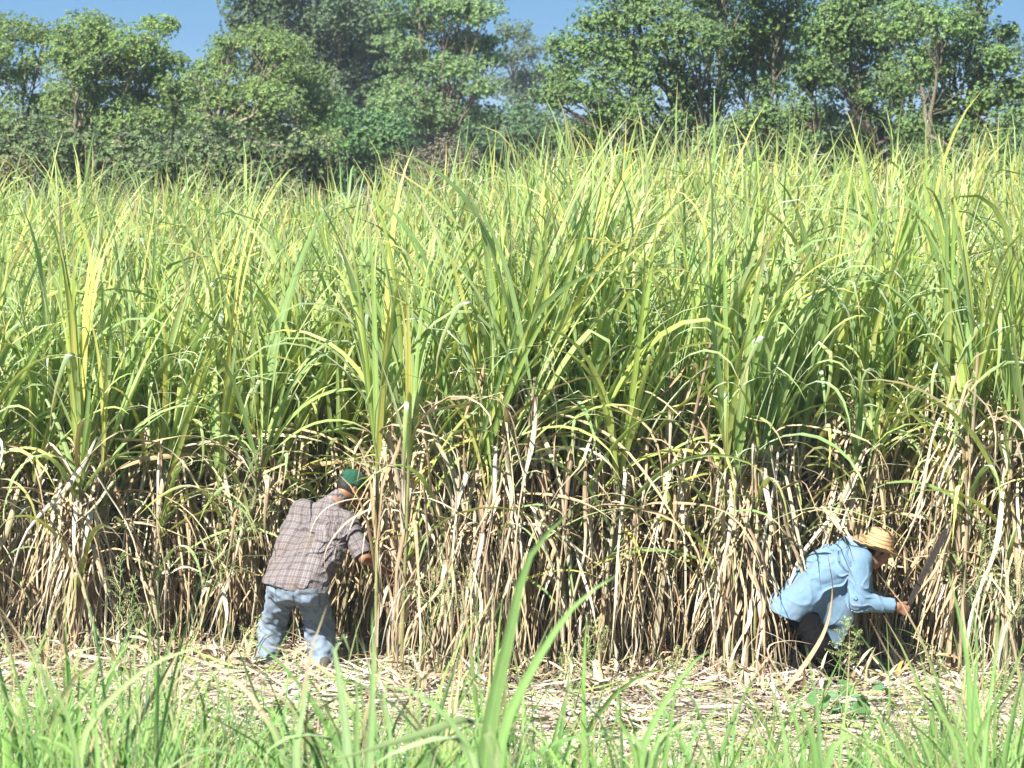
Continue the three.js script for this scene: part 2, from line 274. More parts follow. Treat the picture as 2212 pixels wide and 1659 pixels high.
tree({ name: 'leaning_tree', label: 'sparse tree with thin grey stems against blue at the left edge', group: treeGroup, d: 57, base: [20, 560], fork: [30, 320], stems: 3, trunkR: 0.2, limbR: 0.045, cols: T_L, leaf: 0.11, wide: 0.5, seed: 9, bare: 4, bark: [0.42, 0.38, 0.33], dens: 0.75,
  clumps: [[30, 62, 55, 0.5], [95, 75, 48, 0.5], [-10, 110, 50], [60, 140, 42], [20, 190, 48], [90, 230, 48], [20, 260, 60], [-60, 80, 70], [-90, 180, 80], [80, 300, 60], [-40, 270, 60]] });
tree({ name: 'leaning_tree', label: 'rounded yellowish green tree with a small tuft standing above its crown', group: treeGroup, d: 55, base: [250, 590], fork: [255, 330], stems: 3, trunkR: 0.22, limbR: 0.05, cols: T_L, leaf: 0.11, wide: 0.5, seed: 10, bare: 2, bark: [0.44, 0.40, 0.34], dens: 1.0,
  clumps: [[185, 62, 52, 0.6], [140, 100, 50], [240, 95, 58], [345, 58, 36, 0.6], [310, 105, 55], [270, 150, 60], [180, 150, 56], [360, 150, 48], [400, 190, 46], [220, 205, 60], [140, 220, 55], [310, 210, 55], [180, 270, 58], [270, 270, 58], [350, 260, 50], [120, 300, 50], [200, 325, 52], [290, 330, 52], [60, 340, 45]] });
tree({ name: 'leaning_tree', label: 'broad yellowish tree on pale limbs leaning right, before the dark tree', group: treeGroup, d: 58, base: [350, 580], fork: [372, 285], stems: 2, trunkR: 0.2, limbR: 0.06, cols: T_L, leaf: 0.115, wide: 0.5, seed: 12, bare: 2, bark: [0.40, 0.36, 0.31], dens: 0.95,
  clumps: [[500, 95, 42, 0.55], [560, 88, 55, 0.55], [625, 110, 50, 0.55], [470, 135, 48], [560, 150, 62, 0.6], [650, 170, 55], [500, 205, 58], [600, 220, 60], [680, 240, 55], [440, 225, 40], [540, 270, 58], [640, 300, 56], [470, 290, 52], [580, 330, 52], [700, 310, 46], [435, 165, 34], [415, 215, 40], [400, 262, 38]] });
// dull understorey below the left trees, bright bushes in the middle, low vines
const shrubs = 'shrubs below the trees';
const shrub = (name, label, d, px, py, r, cols, o = {}) => tree({ name, label, cat: 'shrub', group: shrubs, d, base: [px, 0], fork: [px, py + r * 0.9], trunkR: 0.06, limbR: 0.025, cols, leaf: 0.13, wide: 0.6, rosette: 5, depth: 0.5, seed: Math.round(px) + 31, bark: [0.25, 0.21, 0.17], dens: 0.9,
  clumps: [[px - r * 0.6, py + r * 0.1, r * 0.6], [px + r * 0.55, py + r * 0.05, r * 0.62], [px, py - r * 0.35, r * 0.62], [px + r * 0.1, py + r * 0.4, r * 0.7], [px - r * 0.5, py + r * 0.75, r * 0.6], [px + r * 0.6, py + r * 0.75, r * 0.6]], ...o });
[[40, 330, 85], [170, 345, 80], [300, 345, 80], [420, 350, 85], [545, 350, 80], [660, 345, 75]].forEach(([x, y, r], i) =>
  shrub('dark_shrub', ['dull green shrub in shade at the left edge under the sparse tree', 'dull green shrub second from the left under the rounded tree', 'shaded shrub with a few browned leaves below the tuft of the rounded tree', 'deeply shaded shrub at the foot of the pale leaning limbs', 'dark shrub under the middle of the leaning yellowish tree', 'dark green shrub under the right end of the leaning tree'][i], 51, x, y, r, T_S, { dryShare: 0.06, seed: 60 + i }));
[[745, 270, 66], [830, 285, 62], [760, 345, 60]].forEach(([x, y, r], i) => shrub('bright_bush', ['bright green bush under the dark bluish tree, upper left of three', 'bright green bush under the layered tree, touching the dried shrub', 'bright green low bush close above the cane tops under the dark tree'][i], 68, x, y, r, T_B, { leaf: 0.15, seed: 70 + i }));
[[930, 285, 62], [1020, 270, 60], [1110, 262, 60], [1180, 285, 62], [1090, 320, 60], [1250, 310, 60]].forEach(([x, y, r], i) => shrub('bright_bush', 'bright green far bush below the gap, ' + ordinal(i + 1) + ' from the layered tree', 84, x, y, r, T_B, { leaf: 0.17, seed: 80 + i, cols: [[0.06, 0.14, 0.035], [0.07, 0.16, 0.045]] }));
shrub('dried_shrub', 'brownish half dried shrub standing in front of the bright bushes', 44, 965, 345, 62, [[0.16, 0.15, 0.075], [0.13, 0.12, 0.07], [0.10, 0.13, 0.05]], { dryShare: 0.35, leaf: 0.09, seed: 91, bare: 4 });
shrub('dried_shrub', 'small olive shrub with dry twigs left of the brownish shrub', 46, 880, 372, 48, [[0.12, 0.14, 0.06], [0.10, 0.13, 0.05]], { dryShare: 0.25, leaf: 0.09, seed: 92, bare: 3 });
[[430, 425, 60], [530, 415, 62], [625, 425, 55]].forEach(([x, y, r], i) => shrub('vine_bush', ['low round-leaved olive vine bush behind the cane, left of three', 'low round-leaved olive vine bush behind the cane, middle of three', 'low round-leaved olive vine bush behind the cane, right of three'][i], 39, x, y, r, [[0.15, 0.185, 0.05], [0.12, 0.155, 0.045], [0.18, 0.20, 0.06]], { leaf: 0.09, wide: 0.85, seed: 95 + i }));
shrub('vine_bush', 'yellowish bush low at the left edge behind the cane', 40, 0, 375, 55, [[0.2, 0.19, 0.05], [0.15, 0.17, 0.05]], { leaf: 0.09, wide: 0.8, seed: 99 });
shrub('olive_bush', 'yellowish olive bush under the lowest left limb of the spreading tree', 52, 1420, 330, 62, [[0.15, 0.165, 0.045], [0.12, 0.15, 0.04]], { seed: 101 });
[[1290, 360, 55], [1560, 365, 60], [1700, 355, 60], [1850, 360, 60], [2010, 355, 60], [2150, 360, 60]].forEach(([x, y, r], i) => shrub('dark_shrub', 'dark green undergrowth bush behind the right cane tops, ' + ordinal(i + 1) + ' from the left', 53, x, y, r, T_D.concat(T_S), { seed: 110 + i }));

scene.fog = new THREE.FogExp2(0xdfe8f2, 0.0005);
// a far wood closing the view below the crowns
{
  rnd = mulberry(404); const L = new Buf();
  for (let i = 0; i < 40000; i++) {
    const px = U(-1100, 3300), d = U(128, 150), top = 262 + 22 * noise2(px * 0.012, 7) + 10 * noise2(px * 0.05, 3), py = top + Math.pow(rnd(), 1.3) * 230, p = at(px, py, d);
    d1.set(G(), G() - 0.3, G()).normalize(); d2.set(G() * 0.6, 1, G() * 0.6 + 0.4); d2.addScaledVector(d1, -d1.dot(d2)).normalize(); leafQuad(L, p, d1, d2, U(0.35, 0.6), U(0.2, 0.34), vary(pick([[0.06, 0.12, 0.045], [0.05, 0.10, 0.04], [0.08, 0.13, 0.05]]), 0.2));
  }
  const m = new THREE.Mesh(L.geo(), matTree); m.name = 'far_wood'; m.userData.kind = 'stuff'; m.userData.label = 'far green wood behind all the trees'; scene.add(m);
}
// ------------------------------------------------------------------ sugarcane
rnd = mulberry(2025);
const greenLib = { up: [], arch: [] }, dryLib = { hang: [], arch: [], cling: [] };
const lib = (list, n, make, mat) => { for (let i = 0; i < n; i++) { const B = new Buf(); const o = make(i); blade(B, ID, o); list.push({ geo: B.geo(), o }); } };
const greenCol = () => { const q = rnd(); const col = vary(q < 0.95 ? pick(GREENS) : pick(YELLOWS), 0.14); const t = rnd(); return { col, tip: t < 0.2 ? vary(TAN) : t < 0.4 ? vary(pick(YELLOWS)) : col, tipAt: U(0.8, 1.0) }; };
const upLeaf = (segs = 10) => ({ len: 1, w: U(0.028, 0.044), t0: U(0.02, 0.18), bend: rnd() < 0.4 ? U(0.8, 2.2) : U(0.1, 0.7), pow: U(1.6, 4), ...(rnd() < 0.14 ? { kink: U(0.7, 2.2), kinkAt: U(0.55, 0.85) } : {}), twist: U(-1.2, 1.2), twist0: U(-0.6, 0.6), fold: U(0.15, 0.4), side: U(-0.5, 0.5), segs, ...greenCol() });
const archLeaf = (segs = 10) => ({ len: 1, w: U(0.030, 0.042), t0: U(0.25, 0.6), bend: U(1.0, 2.3), pow: U(1.2, 2.2), twist: U(-1.2, 1.2), fold: U(0.15, 0.4), side: U(-0.7, 0.7), segs, ...greenCol() });
const dryCol = () => { const col = vary(pick(DRYS), 0.16); return { col, tip: vary(pick(DRYS), 0.2), tipAt: U(0.4, 0.9) }; };
const hangLeaf = (segs = 12, t0 = U(0.2, 0.7), bend = U(0.0, 0.5)) => ({ len: 1, taper: 1.25, wob: U(0.05, 0.42), w: U(0.017, 0.038), t0, bend, pow: U(0.5, 1.2), kink: U(2.78, 3.08) - t0 - bend, kinkAt: U(0.06, 0.2), twist: U(-2.2, 2.2), fold: U(0.3, 1.2), wave: U(0, 0.5), side: U(-0.9, 0.9), seed: U(0, 6), segs, ...dryCol() });
const dryArch = (segs = 10) => ({ len: 1, wob: U(0, 0.3), taper: 1.3, w: U(0.02, 0.038), t0: U(0.4, 1.0), bend: U(1.3, 2.2), pow: U(0.6, 1.2), twist: U(-2, 2), fold: U(0.2, 0.8), wave: U(0, 0.35), side: U(-0.8, 0.8), seed: U(0, 6), segs, ...dryCol() });
const clingLeaf = (segs = 6) => ({ len: 1, taper: 1.3, w: U(0.03, 0.05), t0: U(0.0, 0.1), bend: U(0.1, 0.9), pow: 2, twist: U(-0.6, 0.6), fold: U(0.3, 0.7), wave: U(0, 0.3), seed: U(0, 6), segs, ...dryCol() });
lib(greenLib.up, 56, () => upLeaf()); lib(greenLib.arch, 36, () => archLeaf());
lib(dryLib.hang, 56, () => hangLeaf()); lib(dryLib.arch, 28, () => dryArch()); lib(dryLib.cling, 16, () => clingLeaf());
const stalkLib = [];
for (let s = 0; s < 8; s++) {                                      // 1 m tall, curving towards +X, with nodes
  const B = new Buf(), pts = [], bendX = [0, 0.04, 0.08, 0.12, 0.18, 0.05, 0.1, 0.15][s], c0 = [[0.30, 0.31, 0.12], [0.42, 0.34, 0.22], [0.45, 0.40, 0.24], [0.33, 0.24, 0.15]][s % 4];
  for (let i = 0; i <= 12; i++) { const t = i / 12; pts.push([new V3(bendX * t * t, t, 0), (0.0145 - 0.003 * t) * (i % 2 ? 1 : 1.13)]); }
  tube(B, pts, 6, (t) => Math.round(t * 12) % 2 ? c0 : c0.map((v) => v * 0.7), 1); stalkLib.push({ geo: B.geo(), bendX });
}
// the pieces of one cane plant, in its own frame (lean towards +X)
function planPlant(o) {
  const { h, bendX, dryAz = null, low = 0.22, nUp = 7, nArch = 3, nDry = 9, nCling = 3, fan = 1.35, windUp = 0, splay = 1 } = o, out = [];
  const axis = (t) => new V3(bendX * h * t * t, h * t, 0), tilt = (t) => -Math.atan(2 * bendX * t);
  const add = (set, t, ry, len, rz = 0, out2 = 0.012) => { const p = axis(t); p.x += Math.cos(ry) * out2; p.z -= Math.sin(ry) * out2; const M = new THREE.Matrix4().makeTranslation(p.x, p.y, p.z).multiply(new THREE.Matrix4().makeRotationZ(tilt(t) * 0.8)).multiply(new THREE.Matrix4().makeRotationY(ry)).multiply(new THREE.Matrix4().makeRotationZ(-rz)).multiply(new THREE.Matrix4().makeScale(len, len, len)); out.push({ set, M, len }); };
  const plane = U(0, 6.28);
  for (let i = 0; i < nUp; i++) { const q = i / nUp; add('up', 0.84 + 0.16 * q, plane + (i % 2) * Math.PI + G() * 0.5, fan * U(0.72, 1.1), splay * (1 - q) * U(0.08, 0.45) + U(-0.05, 0.1)); }
  for (let i = 0; i < nArch; i++) add('arch', rnd() < low ? U(0.25, 0.62) : U(0.62, 0.92), dryAz !== null ? dryAz + G() * 1.2 : plane + (i % 2) * Math.PI + G() * 0.9, fan * U(0.65, 1.0), U(-0.1, 0.25));
  for (let i = 0; i < nDry; i++) { const t = dryAz !== null ? U(0.45, 1.04) : U(0.3, 0.95), y = h * t, len = Math.min(U(0.85, 1.75), y * 1.1 + 0.15); const ar = rnd() < 0.13; add(ar ? 'dryArch' : 'hang', t, dryAz !== null ? dryAz + G() * 1.1 : ar && rnd() < 0.7 ? G() * 0.8 : U(0, 6.28), len, U(-0.05, 0.08), 0.015); }
  for (let i = 0; i < nCling; i++) { const t = U(0.04, 0.72); add('cling', t, U(0, 6.28), U(0.4, 0.85), U(0, 0.1), 0.016); }
  return out;
}
const SETS = { up: greenLib.up, arch: greenLib.arch, hang: dryLib.hang, dryArch: dryLib.arch, cling: dryLib.cling };
function canePlant(label, x, z, o, yaw) {
  const g = thing('sugarcane_plant', label, 'sugarcane', new V3(x, groundH(x, z) - 0.02, z), 'sugarcane plants at the cut edge of the field');
  g.rotation.y = yaw; g.rotation.z = o.tilt ?? 0; g.rotation.order = 'YXZ';
  const s = stalkLib[o.stalk ?? Math.floor(rnd() * 8)], st = part('stalk', s.geo, matStalk, g); st.scale.set(1, o.h, 1); st.scale.x = o.h; st.scale.z = 1;
  st.scale.set(o.h * 0 + 1, o.h, 1);
  for (const q of planPlant({ ...o, bendX: s.bendX / o.h })) {
    const e = pick(SETS[q.set]), m = part(q.set === 'up' || q.set === 'arch' ? 'leaf' : 'dry_leaf', e.geo, q.set === 'up' || q.set === 'arch' ? matCane : matDry, g);
    q.M.decompose(m.position, m.quaternion, m.scale); const ws = 1.12 / q.len * U(0.9, 1.25); m.scale.z *= Math.min(1.6, Math.max(0.8, ws));
  }
  return g;
}
// how tall the cane stands across the field (metres to the leaf base) at x, d
const caneH = (x, d) => { const px = 1106 + x / d * FPX; return 1.72 + 0.24 * smooth(22, 28, d) + 0.42 * smooth(600, 1250, px) + 0.12 * noise2(x * 0.45, d * 0.3) + 0.16 * noise2(x * 1.1, d * 0.8) + 0.12 * smooth(900, 300, px) * smooth(22.5, 27, d) + 0.1 * Math.exp(-Math.pow((px - 1130) / 130, 2)); };
const CLUMPS = [-120, 40, 150, 310, 500, 600, 740, 850, 960, 1070, 1190, 1310, 1420, 1600, 1720, 1830, 2070, 2180, 2330];   // stools along the edge, with gaps between
const bump = (px, c, w) => Math.exp(-Math.pow((px - c) / w, 2));
const frontD = (px) => 20.6 - 0.7 * smooth(790, 880, px) + 0.07 * noise2(px * 0.01, 3) - 0.08 * bump(px, 1000, 160) + 0.85 * bump(px, 1495, 60) + 0.75 * bump(px, 400, 60) + 0.6 * bump(px, 1985, 50) + 0.5 * bump(px, 20, 40);
const inGap = (px) => Math.abs(px - 1495) < 48 || Math.abs(px - 405) < 42 || Math.abs(px - 1990) < 34 || Math.abs(px - 20) < 30;   // open shaded gaps between the stools
// rows of single plants at the cut edge
const ROWS = 6, rowLists = [];
for (let r = 0; r < ROWS; r++) {
  const list = []; const n = [50, 50, 49, 45, 43, 40][r];
  for (let i = 0; i < n; i++) {
    let px = -170 + (2212 + 340) * ((i + 0.5 + G() * 0.35) / n); if (r < 3) { const c = CLUMPS.reduce((m, v) => Math.abs(v - px) < Math.abs(m - px) ? v : m, 9999); px += (c - px) * [0.55, 0.45, 0.3][r]; } let d = frontD(px) + r * 0.33 + G() * 0.1; const x = (px - 1106) / FPX * d;
    if (r < 2 && px > 1650 && px < 1960) d += 0.5;                 // room for the man in the straw hat
    if (r < 3 && px > 535 && px < 800) d += [0.75, 0.62, 0.4][r]; else if (r < 2 && px > 430 && px < 545) d += 0.22;                    // and for the man in the cap
    if (inGap(px)) { if (r < 2) continue; d += 0.3; }
    list.push({ px, x, d });
  }
  list.sort((a, b) => a.px - b.px); rowLists.push(list);
}
const rowName = ['front row', 'second row', 'third row', 'fourth row', 'fifth row', 'sixth row'];
let nPlants = 0;
rowLists.forEach((list, r) => list.forEach((q, i) => {
  const h = Math.max(0.9, caneH(q.x, q.d) * U(0.84, 1.12)), yaw = G() * 1.1, tall = h > 1.95, lean = U(-0.08, 0.22);
  canePlant((tall ? 'tall' : 'green topped') + ' sugarcane plant with dry hanging leaves, ' + rowName[r] + ', ' + ordinal(i + 1) + ' from left',
    q.x, -q.d, { h, nUp: Math.round(U(7, 11)), nArch: Math.round(U(3, 6)), low: 0.5, dryAz: r < 3 && q.px > 780 && q.px < 900 ? -yaw : null, nDry: r < 3 ? Math.round(U(15, 21)) : Math.round(U(5, 9)), nCling: r < 3 ? 5 : 2, fan: U(1.3, 1.85), splay: U(0.45, 0.95), tilt: -lean }, yaw); nPlants++;
}));
// the few plants that stand out
const special = (label, px, d, o, yaw, tilt) => { const x = (px - 1106) / FPX * d; canePlant(label, x, -d, { ...o, tilt: -tilt }, yaw); nPlants++; };
special('tall thick-skirted sugarcane right beside the green-capped man, with a wide green fan', 850, 19.82, { h: 2.05, stalk: 1, nUp: 12, nArch: 3, nDry: 46, nCling: 14, fan: 1.85, splay: 0.9, dryAz: -0.2 }, 0.2, 0.04);
special('upright sugarcane just behind the green cap, straight narrow fan', 745, 21.4, { h: 1.75, stalk: 0, nUp: 9, nArch: 1, nDry: 8, nCling: 5, fan: 1.6, splay: 0.5 }, 0.5, 0.0);
special('upright sugarcane left of the thick-skirted one, pale straight leaves', 808, 19.86, { h: 1.9, stalk: 0, nUp: 10, nArch: 0, nDry: 20, nCling: 9, fan: 1.75, splay: 0.4, dryAz: -0.4 }, 0.4, 0.01);
special('tallest sugarcane in the middle, its bright fan leaning right above the field', 985, 19.98, { h: 2.4, stalk: 3, nUp: 12, nArch: 1, nDry: 24, nCling: 7, fan: 1.95, splay: 0.6 }, 0.0, 0.13);
special('leaning sugarcane with orange-edged leaves between the capped man and the tallest cane', 900, 19.8, { h: 1.9, stalk: 4, nUp: 10, nArch: 2, nDry: 44, nCling: 9, fan: 1.6, splay: 0.8, dryAz: 0 }, -0.1, 0.16);
special('second tallest sugarcane, close right of the tallest, green fan leaning right', 1060, 20.05, { h: 2.15, stalk: 3, nUp: 11, nArch: 2, nDry: 18, nCling: 6, fan: 1.7, splay: 0.6 }, 0.1, 0.12);
special('third tall leaning sugarcane, pale yellowish fan, above the long grey dry leaves', 1015, 19.85, { h: 2.2, stalk: 3, nUp: 11, nArch: 2, nDry: 40, nCling: 8, fan: 1.7, splay: 0.7, dryAz: 0 }, 0, 0.17);
special('tall sugarcane with torn tips between the two leaning tall ones', 1110, 20.35, { h: 2.25, stalk: 4, nUp: 11, nArch: 2, nDry: 20, nCling: 6, fan: 1.7, splay: 0.7 }, 0.1, 0.14);
special('stout sugarcane whose dry skirt sweeps right in the very middle', 945, 19.75, { h: 2.0, stalk: 4, nUp: 10, nArch: 3, nDry: 46, nCling: 10, fan: 1.5, splay: 0.9, dryAz: 0 }, 0, 0.12);
special('sugarcane with drooping tan leaves left of the dark gap', 1300, 19.88, { h: 1.95, stalk: 3, nUp: 10, nArch: 4, nDry: 26, nCling: 8, fan: 1.6, splay: 0.8 }, 0.2, 0.07);
special('sugarcane with a straight dry column right of the dark gap', 1635, 19.95, { h: 1.9, stalk: 0, nUp: 10, nArch: 3, nDry: 26, nCling: 9, fan: 1.6, splay: 0.6 }, 0.3, 0.02);
special('tall sugarcane at the right edge with arching bluish leaves', 2165, 19.95, { h: 1.9, stalk: 3, nUp: 9, nArch: 7, nDry: 22, nCling: 8, fan: 1.6, splay: 1.1 }, 0.2, 0.05);
special('dark green sugarcane with hanging skirt right of the tall middle pair', 1180, 19.9, { h: 1.95, stalk: 2, nUp: 9, nArch: 3, nDry: 18, nCling: 6, fan: 1.5, splay: 0.8 }, 0.3, 0.08);
special('straight sugarcane with bluish leaves halfway to the straw-hatted man', 1590, 19.9, { h: 1.72, stalk: 0, nUp: 9, nArch: 1, nDry: 18, nCling: 7, fan: 1.85, splay: 0.35 }, 0.4, 0.0);
special('sugarcane above the straw hat with wilted fan drooping right over a leaf bundle', 1822, 20.25, { h: 1.95, stalk: 4, nUp: 11, nArch: 10, nDry: 42, nCling: 14, fan: 1.1, splay: 1.5 }, 0.0, 0.07);
special('sugarcane with long dry skirt at far left of the cut edge', 150, 20.45, { h: 1.55, stalk: 1, nUp: 8, nArch: 3, nDry: 26, nCling: 10, fan: 1.3, splay: 0.9 }, 0.1, 0.02);
special('sugarcane with bluish green fan left of the capped man', 470, 20.75, { h: 1.5, stalk: 0, nUp: 11, nArch: 2, nDry: 14, nCling: 6, fan: 1.45, splay: 0.5 }, 0.1, 0.0);
special('sugarcane with grey straw curtain left of the capped man', 520, 21.1, { h: 1.7, stalk: 1, nUp: 9, nArch: 3, nDry: 26, nCling: 8, fan: 1.5, splay: 0.8 }, 0.1, 0.03);
special('dry-skirted sugarcane directly behind the machete tip', 2060, 19.95, { h: 1.75, stalk: 2, nUp: 8, nArch: 4, nDry: 22, nCling: 10, fan: 1.3, splay: 1 }, 0.4, 0.03);
// the rest of the field
{
  rnd = mulberry(77);
  const Bg = new Buf(), Bd = new Buf(); let n = 0;
  for (let d = 22.75; d < 37; d += 0.36) {
    const half = d * 1106 / FPX + 1.6, step = 0.22;
    for (let x = -half; x < half; x += step * U(0.7, 1.35)) {
      const dd = d + G() * 0.16, h = Math.max(0.8, caneH(x, dd) * U(0.84, 1.14)), px = 1106 + x / dd * FPX;
      if (dd > 31 && px > 380 && px < 640 && rnd() < 0.75) continue;  // thinner where the vine bushes show
      const P = mat4(new V3(x, groundH(x, -dd), -dd), G() * 1.1, 0, -U(-0.08, 0.3) - 0.22 * rnd() * smooth(1500, 500, px));
      for (const q of planPlant({ h, bendX: U(0, 0.07), nUp: Math.round(U(7, 11)), nArch: Math.round(U(2, 5)), nDry: Math.floor(U(0, 2.6)), nCling: 0, fan: U(1.15, 1.7) })) {
        const green = q.set === 'up' || q.set === 'arch', o = q.set === 'up' ? upLeaf(6) : q.set === 'arch' ? archLeaf(7) : q.set === 'hang' ? hangLeaf(6) : dryArch(6);
        o.w *= U(0.8, 1.3) / Math.max(0.6, q.len); blade(green ? Bg : Bd, P.clone().multiply(q.M), o);
      }
      n++;
    }
  }
  const g = new THREE.Group(); g.name = 'cane_canopy'; g.userData.kind = 'stuff'; g.userData.label = 'dense green cane canopy filling the field behind the edge rows'; scene.add(g);
  const a = part('green_foliage', Bg.geo(), matCane, g), b = part('dry_foliage', Bd.geo(), matDry, g); a.userData.kind = b.userData.kind = 'stuff';
  console.log('field plants', n, 'tris', (Bg.i.length + Bd.i.length) / 3, 'edge plants', nPlants, 'tree leaves', treeBuf.leaves);
}
// hanging and leaning dead leaves that fill the shaded foot of the cane
{
  rnd = mulberry(78); const B = new Buf();
  for (let i = 0; i < 2600; i++) {
    const px = U(-170, 2380), d = frontD(px) + U(0.1, 1.9), x = (px - 1106) / FPX * d; if (d < frontD(px) + 0.75 && ((px > 545 && px < 800) || (px > 1650 && px < 1960))) continue;
    if (inGap(px) && d < frontD(px) + 1.1) continue;
    const y = U(0.5, 1.7), o = rnd() < 0.9 ? hangLeaf(8) : dryArch(7); o.len = Math.min(U(0.6, 1.2), y * 1.05); o.w = U(0.016, 0.036);
    blade(B, mat4(new V3(x, y, -d), U(0, 6.28), G() * 0.09, G() * 0.09), o);
  }
  const m = new THREE.Mesh(B.geo(), matDry); m.name = 'dead_leaf_thatch'; m.userData.kind = 'stuff'; m.userData.label = 'tangle of dead cane leaves hanging among the stalks'; m.castShadow = m.receiveShadow = true; scene.add(m);
}

// ------------------------------------------------------------------ litter of cut leaves on the ground
{
  rnd = mulberry(79); const B = new Buf();
  const lay = (x, z, y, o, slope) => blade(B, mat4(new V3(x, y, z), U(0, 6.28), 0, -Math.PI / 2 + slope), o);
  for (let i = 0; i < 13500; i++) {
    const d = 15.6 + Math.pow(rnd(), 0.8) * 5.9, x = U(-4.9, 4.9), len = U(0.2, 1.0) * (1 - 0.4 * smooth(19, 20, d)), q = rnd();
    const c = q < 0.85 ? vary(pick(LITTER), 0.18) : q < 0.93 ? vary([0.36, 0.42, 0.14], 0.15) : vary([0.28, 0.40, 0.12], 0.15), mound = 0.04 + 0.02 * smooth(18.2, 20, d) * (0.6 + 0.4 * noise2(x, d));
    lay(x, -d, groundH(x, -d) + U(0.005, mound), { len, w: U(0.010, 0.034), t0: U(-0.06, 0.08), bend: U(-0.35, 0.25), pow: 1.4, twist: U(-2.5, 2.5), twist0: U(-0.5, 0.5), fold: U(0.1, 0.6), side: U(-1.2, 1.2), segs: 4, wave: U(0, 0.4), seed: U(0, 6), col: c, tip: vary(c, 0.2), tipAt: 0.6, base: U(0.3, 0.9) }, U(-0.02, 0.12));
  }
  for (let i = 0; i < 700; i++) {                                   // curled pieces standing up at the foot of the cane
    const px = U(-150, 2360), d = frontD(px) - U(-0.1, 0.7), x = (px - 1106) / FPX * d;
    const o = dryArch(7); if (d < 20.7 && ((px > 550 && px < 790) || (px > 1660 && px < 1860)) && rnd() < 0.7) continue; o.len = U(0.15, 0.45); o.w = U(0.02, 0.045); o.t0 = U(0, 0.9); o.bend = U(0.4, 2.2);
    blade(B, mat4(new V3(x, groundH(x, -d) + U(0, 0.08), -d), U(0, 6.28)), o);
  }
  const m = new THREE.Mesh(B.geo(), matDry); m.name = 'leaf_litter'; m.userData.kind = 'stuff'; m.userData.label = 'thick litter of cut dry cane leaves on the ground'; m.castShadow = m.receiveShadow = true; scene.add(m);
}
